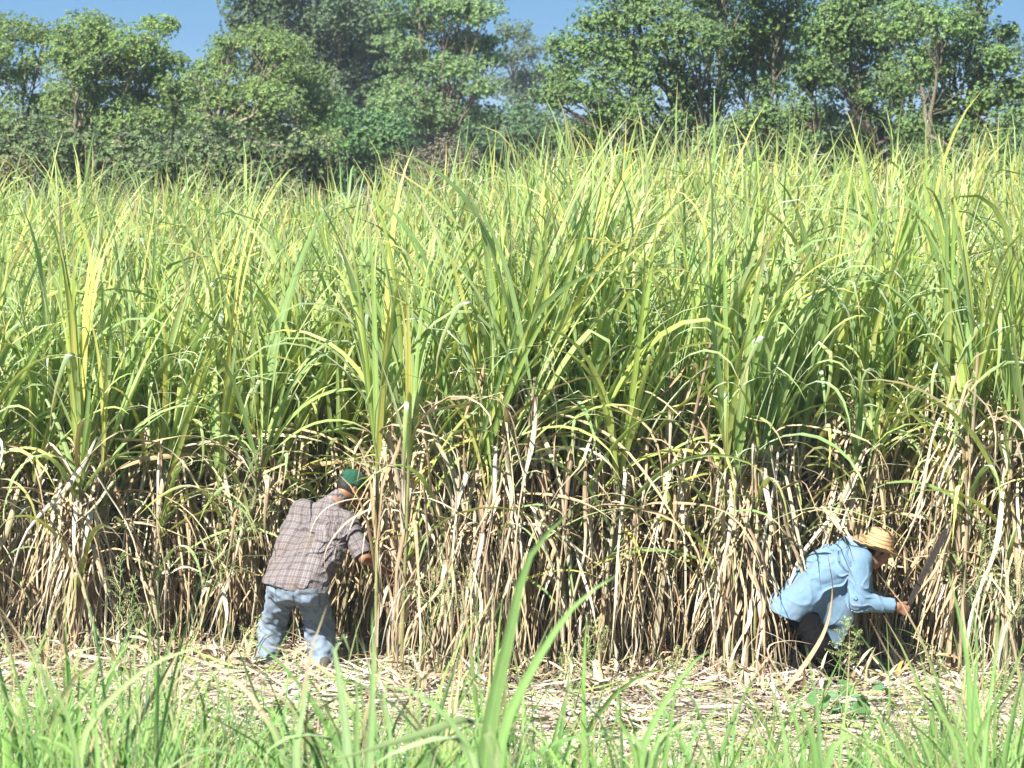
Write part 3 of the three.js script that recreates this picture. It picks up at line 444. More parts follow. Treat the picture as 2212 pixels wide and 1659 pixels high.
// ------------------------------------------------------------------ people: signed distance fields meshed by surface nets
const hyp = (a, b, c = 0) => Math.sqrt(a * a + b * b + c * c);
function sdMesh(f, lo, hi, h, colFn, uvFn) {
  const nx = Math.ceil((hi.x - lo.x) / h) + 1, ny = Math.ceil((hi.y - lo.y) / h) + 1, nz = Math.ceil((hi.z - lo.z) / h) + 1;
  const val = new Float32Array(nx * ny * nz), live = new Uint8Array(nx * ny * nz), id = new Int32Array(nx * ny * nz).fill(-1), idx = (i, j, k) => (k * ny + j) * nx + i;
  const S = 5, far = S * h * 0.87 * 1.4 + Math.min(0.03, h * 3);                     // blocks well away from the surface are not sampled point by point
  for (let k = 0; k < nz; k += S) for (let j = 0; j < ny; j += S) for (let i = 0; i < nx; i += S) {
    const c = f(lo.x + (i + S / 2) * h, lo.y + (j + S / 2) * h, lo.z + (k + S / 2) * h), skip = Math.abs(c) > far;
    for (let kk = k; kk < Math.min(nz, k + S); kk++) for (let jj = j; jj < Math.min(ny, j + S); jj++) for (let ii = i; ii < Math.min(nx, i + S); ii++) { const o = idx(ii, jj, kk); if (skip) val[o] = c; else { val[o] = f(lo.x + ii * h, lo.y + jj * h, lo.z + kk * h); live[o] = 1; } }
  }
  const c = new Float32Array(8), pos = [], ind = [], E = [[0, 1], [2, 3], [4, 5], [6, 7], [0, 2], [1, 3], [4, 6], [5, 7], [0, 4], [1, 5], [2, 6], [3, 7]];
  for (let k = 0; k < nz - 1; k++) for (let j = 0; j < ny - 1; j++) for (let i = 0; i < nx - 1; i++) {
    const o = idx(i, j, k); let m = 0;
    if (live[o] === 0) continue;
    for (let q = 0; q < 8; q++) { c[q] = val[o + (q & 1) + ((q >> 1) & 1) * nx + (q >> 2) * nx * ny]; if (c[q] < 0) m |= 1 << q; }
    if (m === 0 || m === 255) continue;
    let x = 0, y = 0, z = 0, n = 0;
    for (const [a, b] of E) if ((c[a] < 0) !== (c[b] < 0)) { const t = c[a] / (c[a] - c[b]); x += (a & 1) + t * ((b & 1) - (a & 1)); y += ((a >> 1) & 1) + t * (((b >> 1) & 1) - ((a >> 1) & 1)); z += (a >> 2) + t * ((b >> 2) - (a >> 2)); n++; }
    id[o] = pos.length / 3; pos.push(lo.x + (i + x / n) * h, lo.y + (j + y / n) * h, lo.z + (k + z / n) * h);
  }
  const quad = (a, b, c, d, flip) => { if (a < 0 || b < 0 || c < 0 || d < 0) return; flip ? ind.push(a, c, b, a, d, c) : ind.push(a, b, c, a, c, d); };
  for (let k = 1; k < nz - 1; k++) for (let j = 1; j < ny - 1; j++) for (let i = 1; i < nx - 1; i++) {
    const o = idx(i, j, k), s = val[o] < 0;
    if (s !== val[o + 1] < 0) quad(id[o - nx - nx * ny], id[o - nx * ny], id[o], id[o - nx], !s);
    if (s !== val[o + nx] < 0) quad(id[o - 1 - nx * ny], id[o - 1], id[o], id[o - nx * ny], !s);
    if (s !== val[o + nx * ny] < 0) quad(id[o - 1 - nx], id[o - nx], id[o], id[o - 1], !s);
  }
  const g = new THREE.BufferGeometry(); g.setAttribute('position', new THREE.Float32BufferAttribute(pos, 3)); g.setIndex(ind); g.computeVertexNormals();
  const nr = g.attributes.normal, col = [], uv = [], e = h * 0.6;
  for (let q = 0; q < pos.length / 3; q++) {
    const x = pos[q * 3], y = pos[q * 3 + 1], z = pos[q * 3 + 2];
    const gx = f(x + e, y, z) - f(x - e, y, z), gy = f(x, y + e, z) - f(x, y - e, z), gz = f(x, y, z + e) - f(x, y, z - e), l = hyp(gx, gy, gz) || 1;
    nr.setXYZ(q, gx / l, gy / l, gz / l);
    col.push(...(colFn ? colFn(x, y, z) : [1, 1, 1])); uv.push(...(uvFn ? uvFn(x, y, z) : [x, y]));
  }
  for (let q = 0; q < ind.length; q += 3) {                       // outward faces
    const a = ind[q] * 3, b = ind[q + 1] * 3, c = ind[q + 2] * 3, ux = pos[b] - pos[a], uy = pos[b + 1] - pos[a + 1], uz = pos[b + 2] - pos[a + 2], vx = pos[c] - pos[a], vy = pos[c + 1] - pos[a + 1], vz = pos[c + 2] - pos[a + 2], w = ind[q];
    if ((uy * vz - uz * vy) * nr.getX(w) + (uz * vx - ux * vz) * nr.getY(w) + (ux * vy - uy * vx) * nr.getZ(w) < 0) { const t = ind[q + 1]; ind[q + 1] = ind[q + 2]; ind[q + 2] = t; }
  }
  g.setIndex(ind);
  g.setAttribute('color', new THREE.Float32BufferAttribute(col, 3)); g.setAttribute('uv', new THREE.Float32BufferAttribute(uv, 2));
  return g;
}
const smin = (a, b, k) => { const h = Math.max(k - Math.abs(a - b), 0) / k; return Math.min(a, b) - h * h * k * 0.25; };
const cap = (a, b, ra, rb = ra) => {
  const ex = b.x - a.x, ey = b.y - a.y, ez = b.z - a.z, l2 = ex * ex + ey * ey + ez * ez || 1e-9;
  return (x, y, z) => { const px = x - a.x, py = y - a.y, pz = z - a.z, t = Math.min(1, Math.max(0, (px * ex + py * ey + pz * ez) / l2)); return hyp(px - ex * t, py - ey * t, pz - ez * t) - ra - (rb - ra) * t; };
};
const frameOf = (F, Up) => { const f = F.clone().normalize(), r = f.clone().cross(Up).normalize(), u = r.clone().cross(f); return { f, u, r }; };   // r = the figure's right
const inFrame = (c, fr, fn) => (x, y, z) => { const px = x - c.x, py = y - c.y, pz = z - c.z; return fn(px * fr.r.x + py * fr.r.y + pz * fr.r.z, px * fr.u.x + py * fr.u.y + pz * fr.u.z, px * fr.f.x + py * fr.f.y + pz * fr.f.z); };
const ell = (cx, cy, cz, rx, ry, rz) => (x, y, z) => { const a = (x - cx) / rx, b = (y - cy) / ry, c = (z - cz) / rz, k0 = hyp(a, b, c), k1 = hyp(a / rx, b / ry, c / rz); return k1 < 1e-6 ? -Math.min(rx, ry, rz) : k0 * (k0 - 1) / k1; };
const join = (list, k) => (x, y, z) => { let d = list[0](x, y, z); for (let i = 1; i < list.length; i++) d = smin(d, list[i](x, y, z), k); return d; };
const bounds = (pts, m) => { const lo = new V3(1e9, 1e9, 1e9), hi = new V3(-1e9, -1e9, -1e9); pts.forEach((p) => { lo.min(p); hi.max(p); }); return [lo.addScalar(-m), hi.addScalar(m)]; };
const mergeGeos = (list) => {
  const pos = [], nor = [], col = [], uv = [], ind = []; let o = 0;
  for (const g of list) { pos.push(...g.attributes.position.array); nor.push(...g.attributes.normal.array); col.push(...g.attributes.color.array); uv.push(...g.attributes.uv.array); for (const i of g.index.array) ind.push(i + o); o += g.attributes.position.count; }
  const g = new THREE.BufferGeometry(); g.setAttribute('position', new THREE.Float32BufferAttribute(pos, 3)); g.setAttribute('normal', new THREE.Float32BufferAttribute(nor, 3)); g.setAttribute('color', new THREE.Float32BufferAttribute(col, 3)); g.setAttribute('uv', new THREE.Float32BufferAttribute(uv, 2)); g.setIndex(ind); return g;
};
// a right or left hand: D along the fingers, S to the thumb side, N where the palm faces
function handField(w, D, S, N, curl, spread = 1) {
  const P = (d, s, n) => w.clone().addScaledVector(D, d).addScaledVector(S, s).addScaledVector(N, n), parts = [];
  const base = [0.026, 0.009, -0.009, -0.026], len = [0.92, 1, 0.95, 0.78];
  for (let i = 0; i < 4; i++) parts.push(cap(P(0, base[i] * 0.6, 0), P(0.082 - Math.abs(i - 1) * 0.004, base[i], 0), 0.015, 0.0125));
  const palm = join(parts, 0.012), fingers = [];
  for (let i = 0; i < 4; i++) {
    let p = P(0.082 - Math.abs(i - 1) * 0.004, base[i], 0), a = 0; const seg = [0.043, 0.028, 0.022].map((l) => l * len[i]), c = [curl[0] + i * 0.05, curl[1], curl[2]], ch = [];
    for (let j = 0; j < 3; j++) { a += c[j]; const q = p.clone().addScaledVector(D, Math.cos(a) * seg[j]).addScaledVector(N, Math.sin(a) * seg[j]).addScaledVector(S, (1.5 - i) * 0.001 * spread); ch.push(cap(p, q, 0.0098 - j * 0.0008, 0.0092 - j * 0.001)); p = q; }
    fingers.push(join(ch, 0.006));
  }
  const t0 = P(0.018, 0.026, 0.006), t1 = P(0.052, 0.046, 0.022), t2 = P(0.078, 0.038, 0.042), t3 = P(0.096, 0.022, 0.05);
  fingers.push(join([cap(t0, t1, 0.0145, 0.012), cap(t1, t2, 0.0115, 0.0105), cap(t2, t3, 0.0105, 0.009)], 0.008));
  return (x, y, z) => { let d = palm(x, y, z); for (const f of fingers) d = smin(d, f(x, y, z), 0.006); return d; };
}
const SKIN = [0.24, 0.115, 0.07];
const matSkin = new THREE.MeshPhysicalMaterial({ name: 'skin', vertexColors: true, roughness: 0.5, sheen: 0.2, sheenColor: new THREE.Color(0.4, 0.2, 0.15) });
const matHair = new THREE.MeshStandardMaterial({ name: 'hair', color: new THREE.Color(0.018, 0.014, 0.012), roughness: 0.6 });
const matBoot = new THREE.MeshStandardMaterial({ name: 'boot', color: new THREE.Color(0.06, 0.05, 0.04), roughness: 0.8 });
const fiber = dataTex(128, 128, (u, v, x, y) => { const a = ((x * 7 + y) % 4) < 2 ? 0.05 : 0, n = 0.5 + 0.5 * noise2(u * 30, v * 30); const k = 0.86 + a + 0.09 * n; return [k, k, k]; });
const clothMat = (name, o = {}) => new THREE.MeshPhysicalMaterial({ name, vertexColors: true, roughness: 0.95, map: fiber, bumpMap: fiber, bumpScale: 0.0006, specularIntensity: 0.4, sheen: 0.15, sheenColor: new THREE.Color(0.6, 0.6, 0.6), ...o });
const skinCol = (x, y, z) => { const n = noise3(x * 40, y * 40, z * 40), m = noise3(x * 9, y * 9, z * 9), k = 1 + 0.06 * n + 0.1 * m; return [SKIN[0] * k, SKIN[1] * k, SKIN[2] * k]; };
const crease = (v) => Math.pow(1 - Math.abs(Math.sin(v)), 2.5);                // a narrow pulled fold
const ridge = (x, y, z, s) => 1 - Math.abs(noise3(x + s, y, z));

// J: joints in the person's own frame
function figure(J, head, hands) {
  const H = inFrame(head.c, head.fr, (() => {
    const skull = ell(0, 0.03, -0.012, 0.074, 0.098, 0.094), jaw = ell(0, -0.06, 0.026, 0.05, 0.052, 0.056), cheek = ell(0, -0.02, 0.045, 0.06, 0.05, 0.045);
    const nose = cap(new V3(0, 0.015, 0.088), new V3(0, -0.026, 0.108), 0.009, 0.015), brow = cap(new V3(-0.035, 0.03, 0.08), new V3(0.035, 0.03, 0.08), 0.011), lip = cap(new V3(-0.018, -0.06, 0.082), new V3(0.018, -0.06, 0.082), 0.008), lip2 = cap(new V3(-0.015, -0.071, 0.08), new V3(0.015, -0.071, 0.08), 0.009), chin = ell(0, -0.096, 0.06, 0.024, 0.02, 0.022);
    const eye = [ell(-0.031, 0.012, 0.083, 0.014, 0.009, 0.012), ell(0.031, 0.012, 0.083, 0.014, 0.009, 0.012)], ears = [-1, 1].map((s) => ell(s * 0.076, 0.0, -0.012, 0.009, 0.032, 0.02)), earIn = [-1, 1].map((s) => ell(s * 0.086, 0.002, -0.008, 0.006, 0.018, 0.01));
    return (x, y, z) => { let d = smin(skull(x, y, z), jaw(x, y, z), 0.04); d = smin(d, cheek(x, y, z), 0.03); d = smin(d, brow(x, y, z), 0.015); d = smin(d, nose(x, y, z), 0.012); d = smin(d, chin(x, y, z), 0.02); d = smin(d, Math.min(lip(x, y, z), lip2(x, y, z)), 0.008); for (const e of eye) d = Math.max(d, -e(x, y, z) - 0.004); for (const e of ears) d = smin(d, e(x, y, z), 0.008); for (const e of earIn) d = Math.max(d, -e(x, y, z)); return d; };
  })());
  const hc = head.c, nape = hc.clone().addScaledVector(head.fr.u, -0.05).addScaledVector(head.fr.f, -0.035);
  const neck = cap(J.neck, nape, 0.062, 0.054), headNeck = (x, y, z) => smin(H(x, y, z), neck(x, y, z), 0.03);
  const body = join([cap(J.hipL, J.shL, 0.06, 0.05), cap(J.hipR, J.shR, 0.06, 0.05), cap(J.shL, J.shR, 0.042), cap(J.hipL, J.hipR, 0.07), cap(J.mid, J.neck, 0.07, 0.048), neck,
    cap(J.shL, J.elL, 0.05, 0.038), cap(J.elL, J.wrL, 0.038, 0.026), cap(J.shR, J.elR, 0.05, 0.038), cap(J.elR, J.wrR, 0.038, 0.026),
    cap(J.hipL, J.knL, 0.078, 0.055), cap(J.knL, J.anL, 0.055, 0.036), cap(J.hipR, J.knR, 0.078, 0.055), cap(J.knR, J.anR, 0.055, 0.036)], 0.05);
  const [lo, hi] = bounds(Object.values(J), 0.14), geos = [sdMesh(body, lo, hi, 0.012, skinCol)];
  const [hl, hh] = bounds([hc], 0.17); geos.push(sdMesh(headNeck, hl, hh, 0.004, skinCol));
  for (const s of ['L', 'R']) { const h = hands[s], w = J['wr' + s], fore = cap(J['el' + s].clone().lerp(w, 0.6), w, 0.03, 0.025), hf = handField(w, h.D, h.S, h.N, h.curl), f = (x, y, z) => smin(hf(x, y, z), fore(x, y, z), 0.02); const [a, b] = bounds([w, w.clone().addScaledVector(h.D, 0.15), w.clone().addScaledVector(h.N, 0.09)], 0.075); geos.push(sdMesh(f, a, b, 0.0035, skinCol)); }
  return { geo: mergeGeos(geos), H };
}
function shoe(J, s, toe, grp, mat) {
  const a = J['an' + s], heel = a.clone().add(new V3(0, -0.05, 0)).addScaledVector(toe, -0.03), tip = a.clone().add(new V3(0, -0.062, 0)).addScaledVector(toe, 0.15);
  const f0 = join([cap(a.clone().add(new V3(0, 0.1, 0)), heel, 0.045, 0.038), cap(heel, tip, 0.04, 0.032)], 0.04), f = (x, y, z) => Math.max(f0(x, y, z), heel.y - 0.04 - y);
  const [lo, hi] = bounds([heel, tip, a], 0.17); part('boot', sdMesh(f, lo, hi, 0.009), mat, grp);
}

// ---- the man in the green cap
{
  const base = at(650, 1446, 20.12); base.y = groundH(base.x, base.z) + 0.0;
  const P = (px, py, d) => at(px, py + 4, d - 0.33).sub(base);
  const g = thing('person', 'man in green cap, checked shirt and faded jeans bending away into the cane', 'person', base);
  const J = { hipL: P(614, 1258, 20.55), hipR: P(668, 1258, 20.38), knL: P(588, 1352, 20.82), anL: P(562, 1456, 20.62), knR: P(690, 1350, 20.68), anR: P(702, 1456, 20.5), shL: P(655, 1100, 20.88), shR: P(748, 1124, 20.62), elL: P(610, 1166, 20.98), wrL: P(650, 1238, 21.12), elR: P(787, 1200, 20.5), wrR: P(842, 1236, 20.62), neck: P(722, 1082, 20.82), mid: P(666, 1180, 20.65) };
  const head = { c: P(757, 1052, 20.93), fr: frameOf(new V3(0.72, -0.34, -0.52), new V3(0.3, 0.9, -0.2)) };
  const DL = new V3(0.6, -0.55, -0.55).normalize(), SL = new V3(0.5, 0.83, 0).addScaledVector(DL, -DL.dot(new V3(0.5, 0.83, 0))).normalize();
  const DR = new V3(0.75, -0.45, -0.45).normalize(), SR = new V3(-0.3, 0.3, -0.9).addScaledVector(DR, -DR.dot(new V3(-0.3, 0.3, -0.9))).normalize();
  const fig = figure(J, head, { L: { D: DL, S: SL, N: DL.clone().cross(SL), curl: [0.7, 0.9, 0.7] }, R: { D: DR, S: SR, N: SR.clone().cross(DR), curl: [0.9, 1.1, 0.8] } });
  part('body', fig.geo, matSkin, g);
  // hair and cap
  const Hf = fig.H, fr = head.fr, loc = (x, y, z) => { const px = x - head.c.x, py = y - head.c.y, pz = z - head.c.z; return [px * fr.r.x + py * fr.r.y + pz * fr.r.z, px * fr.u.x + py * fr.u.y + pz * fr.u.z, px * fr.f.x + py * fr.f.y + pz * fr.f.z]; };
  const sk = ell(0, 0.03, -0.012, 0.08, 0.104, 0.1), [hl, hh] = bounds([head.c], 0.26);
  part('hair', sdMesh((x, y, z) => { const [a, b, c] = loc(x, y, z); return Math.max(sk(a, b, c) + 0.0015 * noise3(x * 200, y * 200, z * 200), -0.05 - b + Math.max(0, c) * 1.4, c - 0.05); }, hl, hh, 0.005), matHair, g);
  const cr = ell(0, 0.05, -0.008, 0.088, 0.098, 0.108), vis = ell(0, 0.052, 0.105, 0.072, 0.009, 0.085), hole = ell(0, 0.05, -0.12, 0.035, 0.03, 0.05), but = ell(0, 0.146, -0.008, 0.012, 0.008, 0.012);
  const capCol = (x, y, z) => { const [a, b, c] = loc(x, y, z), n = 1 + 0.12 * noise3(x * 25, y * 25, z * 25), an = Math.atan2(a, c), seam = Math.min(...[0, 1, 2, 3, 4, 5].map((k) => Math.abs(Math.sin((an - k * Math.PI / 3) / 2)))) < 0.02 ? 0.75 : 1; return [0.018 * n * seam, 0.082 * n * seam, 0.052 * n * seam]; };
  const capG = part('cap', sdMesh((x, y, z) => { const [a, b, c] = loc(x, y, z); let d = Math.max(cr(a, b, c) + 0.0015 * noise3(x * 18, y * 18, z * 18), 0.028 - b); d = smin(d, vis(a, b + c * 0.12, c), 0.012); d = Math.max(d, -hole(a, b, c)); return Math.min(d, but(a, b, c)); }, hl, hh, 0.005, capCol), clothMat('cap cloth'), g);
  capG.userData.label = 'dark green baseball cap';
  // shirt
  const hemL = P(606, 1262, 20.55), hemR = P(664, 1266, 20.38), mL = P(632, 1180, 20.74), mR = P(703, 1190, 20.5), axis = P(690, 1100, 20.75).sub(P(636, 1262, 20.46)).normalize(), org = P(636, 1262, 20.46);
  const tor = join([cap(P(652, 1104, 20.86), mL, 0.085, 0.115), cap(mL, hemL, 0.115, 0.14), cap(P(742, 1128, 20.62), mR, 0.085, 0.115), cap(mR, hemR, 0.115, 0.145), cap(P(655, 1100, 20.86), P(742, 1124, 20.64), 0.075), cap(P(680, 1190, 20.6), P(636, 1262, 20.46), 0.13, 0.155), cap(P(708, 1092, 20.79), P(690, 1140, 20.7), 0.075, 0.1)], 0.07);
  const armpit = P(728, 1170, 20.5);
  const fold1 = (x, y, z) => { const r = hyp(x - armpit.x, y - armpit.y), an = Math.atan2(y - armpit.y, x - armpit.x), fan = crease(an * 4.5 + 1.6 * noise3(x * 4, y * 4, z * 4)) * 0.022 * Math.exp(-Math.pow((r - 0.16) / 0.14, 2)); const low = smooth(0.35, 0.05, y - org.y); return fan + 0.012 * crease((y - x * 0.5) * 17 + 2.2 * noise3(x * 3, y * 3, z * 3)) * (0.25 + low) + 0.004 * noise3(x * 16, y * 20, z * 16); };
  const shirtF = (x, y, z) => { const h = (x - org.x) * axis.x * 0.35 + (y - org.y); return Math.max(tor(x, y, z) - fold1(x, y, z), -(h + 0.012 * noise3(x * 6, 0, z * 6) + 0.006)); };
  const [slo, shi] = bounds([hemL, hemR, mL, mR, P(655, 1100, 20.86), P(742, 1124, 20.64)], 0.2);
  const side = new V3(0, 0, 1).cross(axis).normalize(), toCam = axis.clone().cross(side);
  const tuv = (x, y, z) => { const px = x - org.x, py = y - org.y, pz = z - org.z, s = -(px * side.x + py * side.y + pz * side.z), q = -(px * toCam.x + py * toCam.y + pz * toCam.z); return [Math.atan2(s, -q + 0.1) * 0.17 / 0.18, (px * axis.x + py * axis.y + pz * axis.z) / 0.18]; };
  const plaid = dataTex(512, 512, (u, v, x, y) => {
    const n = 0.5 + 0.5 * noise2(u * 60, v * 60); let r = 0.62 + 0.05 * n, gg = 0.60 + 0.05 * n, b = 0.61 + 0.05 * n;
    const ln = (t, per, w) => { const q = (t % per) / per; return q < w; };
    for (const t of [x, y]) { if (ln(t + 3, 43, 0.14)) { r *= 0.76; gg *= 0.74; b *= 0.76; } else if (ln(t + 18, 43, 0.1)) { r *= 0.87; gg *= 0.84; b *= 0.83; } else if (ln(t + 29, 43, 0.08)) { r = r * 1.08 + 0.02; gg = gg * 1.08 + 0.02; b = b * 1.08 + 0.02; } if (ln(t, 172, 0.2)) { r *= 0.86; gg *= 0.84; b *= 0.84; } }
    return [r, gg, b];
  });
  const shirtCol = (x, y, z) => { const k = 0.49 * (1 + 0.1 * noise3(x * 6, y * 6, z * 6)), st = smooth(0.25, 0.7, noise3(x * 3.5 + 8, y * 3.5, z * 3)); return [k, k * (0.97 - 0.05 * st), k * (0.95 - 0.12 * st)]; };
  const matPlaid = clothMat('checked shirt', { map: plaid, bumpMap: null });
  const shirt = part('shirt', sdMesh(shirtF, slo, shi, 0.0065, shirtCol, tuv), matPlaid, g); shirt.userData.label = 'greyish checked short sleeved shirt';
  for (const [s, d0, d1s, e] of [['L', J.shL, J.elL, 0.78], ['R', J.shR, J.elR, 0.95]]) {
    const end = d0.clone().lerp(d1s, e), ax = end.clone().sub(d0).normalize(), f0 = cap(d0, end, 0.082, 0.073);
    const [a, b] = bounds([d0, end], 0.12), sd = new V3(0, 0, 1).cross(ax).normalize();
    part('sleeve', sdMesh((x, y, z) => Math.max(f0(x, y, z) - 0.006 * (ridge(x * 7, y * 11, z * 7, 3) - 0.6) - 0.003 * noise3(x * 22, y * 22, z * 22), (x - end.x) * ax.x + (y - end.y) * ax.y + (z - end.z) * ax.z), a, b, 0.008, shirtCol, (x, y, z) => [((x - d0.x) * sd.x + (y - d0.y) * sd.y) / 0.18, ((x - d0.x) * ax.x + (y - d0.y) * ax.y + (z - d0.z) * ax.z) / 0.18]), matPlaid, shirt);
  }
  { const n0 = P(716, 1086, 20.82), n1 = P(735, 1070, 20.86), f0 = cap(n0, n1, 0.078, 0.068), f1 = cap(n0, n1.clone().add(n1.clone().sub(n0)), 0.064, 0.056), ax = n1.clone().sub(n0).normalize(), [a, b] = bounds([n0, n1], 0.1); part('collar', sdMesh((x, y, z) => Math.max(f0(x, y, z), -f1(x, y, z), (x - n1.x) * ax.x + (y - n1.y) * ax.y + (z - n1.z) * ax.z - 0.012), a, b, 0.007, shirtCol), matPlaid, shirt); }
  // jeans
  const leg = join([cap(J.hipL, J.knL, 0.112, 0.09), cap(J.knL, J.anL.clone().add(new V3(0, -0.07, 0)), 0.09, 0.084), cap(J.hipR, J.knR, 0.118, 0.1), cap(J.knR, J.anR.clone().add(new V3(0, -0.07, 0)), 0.1, 0.088), cap(J.hipL, J.hipR, 0.122), cap(P(622, 1268, 20.48), P(662, 1270, 20.36), 0.112)], 0.06);
  const pk = [P(668, 1292, 20.24), P(616, 1288, 20.4)], folds = (x, y, z) => 0.022 * (ridge(x * 5, y * 8 + x * 6, z * 4, 9) - 0.62) * (0.4 + 0.6 * smooth(0.75, 0.35, y)) + 0.008 * noise3(x * 11, y * 15, z * 11);
  const inPocket = (x, y, q) => Math.max(Math.abs(x - q.x) - 0.068, Math.abs(y - q.y + 0.25 * Math.abs(x - q.x) - 0.01) - 0.068);
  const jeanF = (x, y, z) => { let e = 0; if (z > Math.min(J.hipL.z, J.hipR.z)) for (const q of pk) if (inPocket(x, y, q) < 0) e = 0.004; return Math.max(leg(x, y, z) - folds(x, y, z) - e, 0.005 - y - 0.01 * noise3(x * 9, 0, z * 9), y - org.y - 0.02); };
  const jeanCol = (x, y, z) => { const n = noise3(x * 5, y * 3, z * 5), m = noise3(x * 45, y * 45, z * 45); let k = 1 + 0.07 * n + 0.06 * m, c = [0.19 * k, 0.245 * k, 0.32 * k]; if (z > -0.05) for (const q of pk) { const e = inPocket(x, y, q); if (Math.abs(e) < 0.007) c = c.map((v) => v * 0.62); } const st = smooth(0.2, 0.6, noise3(x * 7 + 3, y * 7, z * 7 + 5)) * smooth(0.3, 0.5, y); return [c[0] * (1 - 0.06 * st), c[1] * (1 - 0.11 * st), c[2] * (1 - 0.2 * st)]; };
  const [jl, jh] = bounds([J.hipL, J.hipR, J.knL, J.knR, J.anL, J.anR], 0.17);
  part('jeans', sdMesh(jeanF, jl, jh, 0.009, jeanCol, (x, y, z) => [x / 0.1, y / 0.1]), clothMat('faded denim'), g).userData.label = 'faded pale blue jeans with back pockets';
  const toe = new V3(0.6, 0, -0.8); shoe(J, 'L', toe, g, matBoot); shoe(J, 'R', toe, g, matBoot);
}

// ---- the man in the straw hat
let hilt;
{
  const base = at(1765, 1476, 19.72); base.y = groundH(base.x, base.z);
  const P = (px, py, d) => at(px, py + 6, d - 0.28).sub(base);
  const g = thing('person', 'man in straw hat and light blue shirt stooping, fist round a machete', 'person', base);
  const J = { hipR: P(1724, 1302, 19.92), hipL: P(1716, 1296, 20.16), knR: P(1774, 1398, 19.8), anR: P(1812, 1482, 19.96), knL: P(1728, 1396, 20.3), anL: P(1712, 1480, 20.12), shR: P(1858, 1206, 19.82), shL: P(1842, 1186, 20.2), elR: P(1854, 1293, 19.76), wrR: P(1938, 1304, 19.78), elL: P(1868, 1286, 20.34), wrL: P(1902, 1288, 20.58), neck: P(1852, 1180, 20.02), mid: P(1786, 1240, 20.04) };
  const head = { c: P(1893, 1184, 20.0), fr: frameOf(new V3(0.8, -0.56, -0.14), new V3(0.5, 0.85, 0.02)) };
  const A = new V3(0.44, 0.9, -0.05).normalize(), DR = new V3(0.97, -0.25, -0.1); DR.addScaledVector(A, -DR.dot(A)).normalize(); const NR = A.clone().cross(DR).multiplyScalar(1); if (NR.z > 0) NR.negate();
  const DL = new V3(0.6, -0.2, -0.75).normalize(), SL = new V3(0, 1, 0).addScaledVector(DL, -DL.y).normalize();
  const fig = figure(J, head, { R: { D: DR, S: A, N: NR, curl: [1.25, 1.45, 1.0] }, L: { D: DL, S: SL, N: DL.clone().cross(SL), curl: [0.8, 0.9, 0.7] } });
  part('body', fig.geo, matSkin, g);
  hilt = { p: J.wrR.clone().addScaledVector(DR, 0.078).addScaledVector(NR, 0.03).add(base), A, DR, NR };
  const fr = head.fr, loc = (x, y, z) => { const px = x - head.c.x, py = y - head.c.y, pz = z - head.c.z; return [px * fr.r.x + py * fr.r.y + pz * fr.r.z, px * fr.u.x + py * fr.u.y + pz * fr.u.z, px * fr.f.x + py * fr.f.y + pz * fr.f.z]; };
  const sk = ell(0, 0.03, -0.012, 0.079, 0.103, 0.099), [hl, hh] = bounds([head.c], 0.17);
  part('hair', sdMesh((x, y, z) => { const [a, b, c] = loc(x, y, z); return Math.max(sk(a, b, c) + 0.0015 * noise3(x * 200, y * 200, z * 200), -0.045 - b + Math.max(0, c) * 1.6, c - 0.04); }, hl, hh, 0.005), matHair, g);
  // straw hat: coiled plait, crown and a brim that dips in front
  const prof = []; const ring = (r, y) => prof.push(new THREE.Vector2(r, y));
  for (let i = 0; i <= 60; i++) { const t = i / 60, r = Math.max(0.0008, 0.082 * Math.sin(Math.min(1, t * 1.25) * Math.PI / 2)), y = 0.125 - 0.02 * Math.pow(t / 0.8, 3) * (t < 0.8 ? 1 : 1); ring(Math.min(r + (t > 0.8 ? (t - 0.8) * 0.08 : 0), 0.1), t < 0.8 ? y : 0.105 - (t - 0.8) / 0.2 * 0.105); }
  for (let i = 1; i <= 26; i++) { const t = i / 26; ring(0.098 + t * 0.086, -0.004 - 0.012 * Math.sin(t * Math.PI) + t * 0.004); }
  for (let i = 26; i >= 0; i--) { const t = i / 26; ring(0.096 + t * 0.087, -0.009 - 0.012 * Math.sin(t * Math.PI) + t * 0.004); }
  for (let i = 60; i >= 0; i -= 3) { const q = prof[i]; ring(Math.max(0.0008, q.x - 0.005), q.y - 0.005); }
  prof.forEach((q, i) => { if (i < 87) { const k = 0.0014 * Math.sin(i * 2.1); q.y += k; q.x += q.x > 0.003 ? k * 0.5 : 0; } });
  const hat = new THREE.LatheGeometry(prof, 72), hp = hat.attributes.position;
  for (let i = 0; i < hp.count; i++) {
    let x = hp.getX(i), y = hp.getY(i), z = hp.getZ(i); const r = hyp(x, z), a = Math.atan2(z, x), w = smooth(0.098, 0.175, r);
    y += w * (0.030 * Math.pow(Math.sin(a), 2) - 0.026 * Math.max(0, Math.cos(a)) + 0.006 * noise2(a * 2, 4)); if (r < 0.09 && y > 0.06) y -= 0.02 * Math.exp(-Math.pow(z / 0.03, 2)) * smooth(0.1, 0.03, r);
    x *= 1.08; y += 0.0012 * Math.sin(a * 60 + y * 400); hp.setXYZ(i, x, y, z);
  }
  hat.computeVertexNormals();
  const straw = dataTex(512, 256, (u, v) => { const n = 0.5 + 0.5 * noise2(u * 90, v * 60), m = 0.5 + 0.5 * noise2(u * 8, v * 6), plait = 0.5 + 0.5 * Math.sin((u * 110 + Math.floor(v * 46) * 0.5) * 6.28), gap = Math.pow(0.5 + 0.5 * Math.cos(v * 46 * 6.28), 6); const k = 0.62 + 0.2 * n + 0.12 * m + 0.1 * plait - 0.3 * gap; return [k, k * 0.84, k * 0.62]; });
  const matStraw = new THREE.MeshStandardMaterial({ name: 'straw', map: straw, bumpMap: straw, bumpScale: 0.003, color: new THREE.Color(0.72, 0.70, 0.66), roughness: 0.8, side: THREE.DoubleSide });
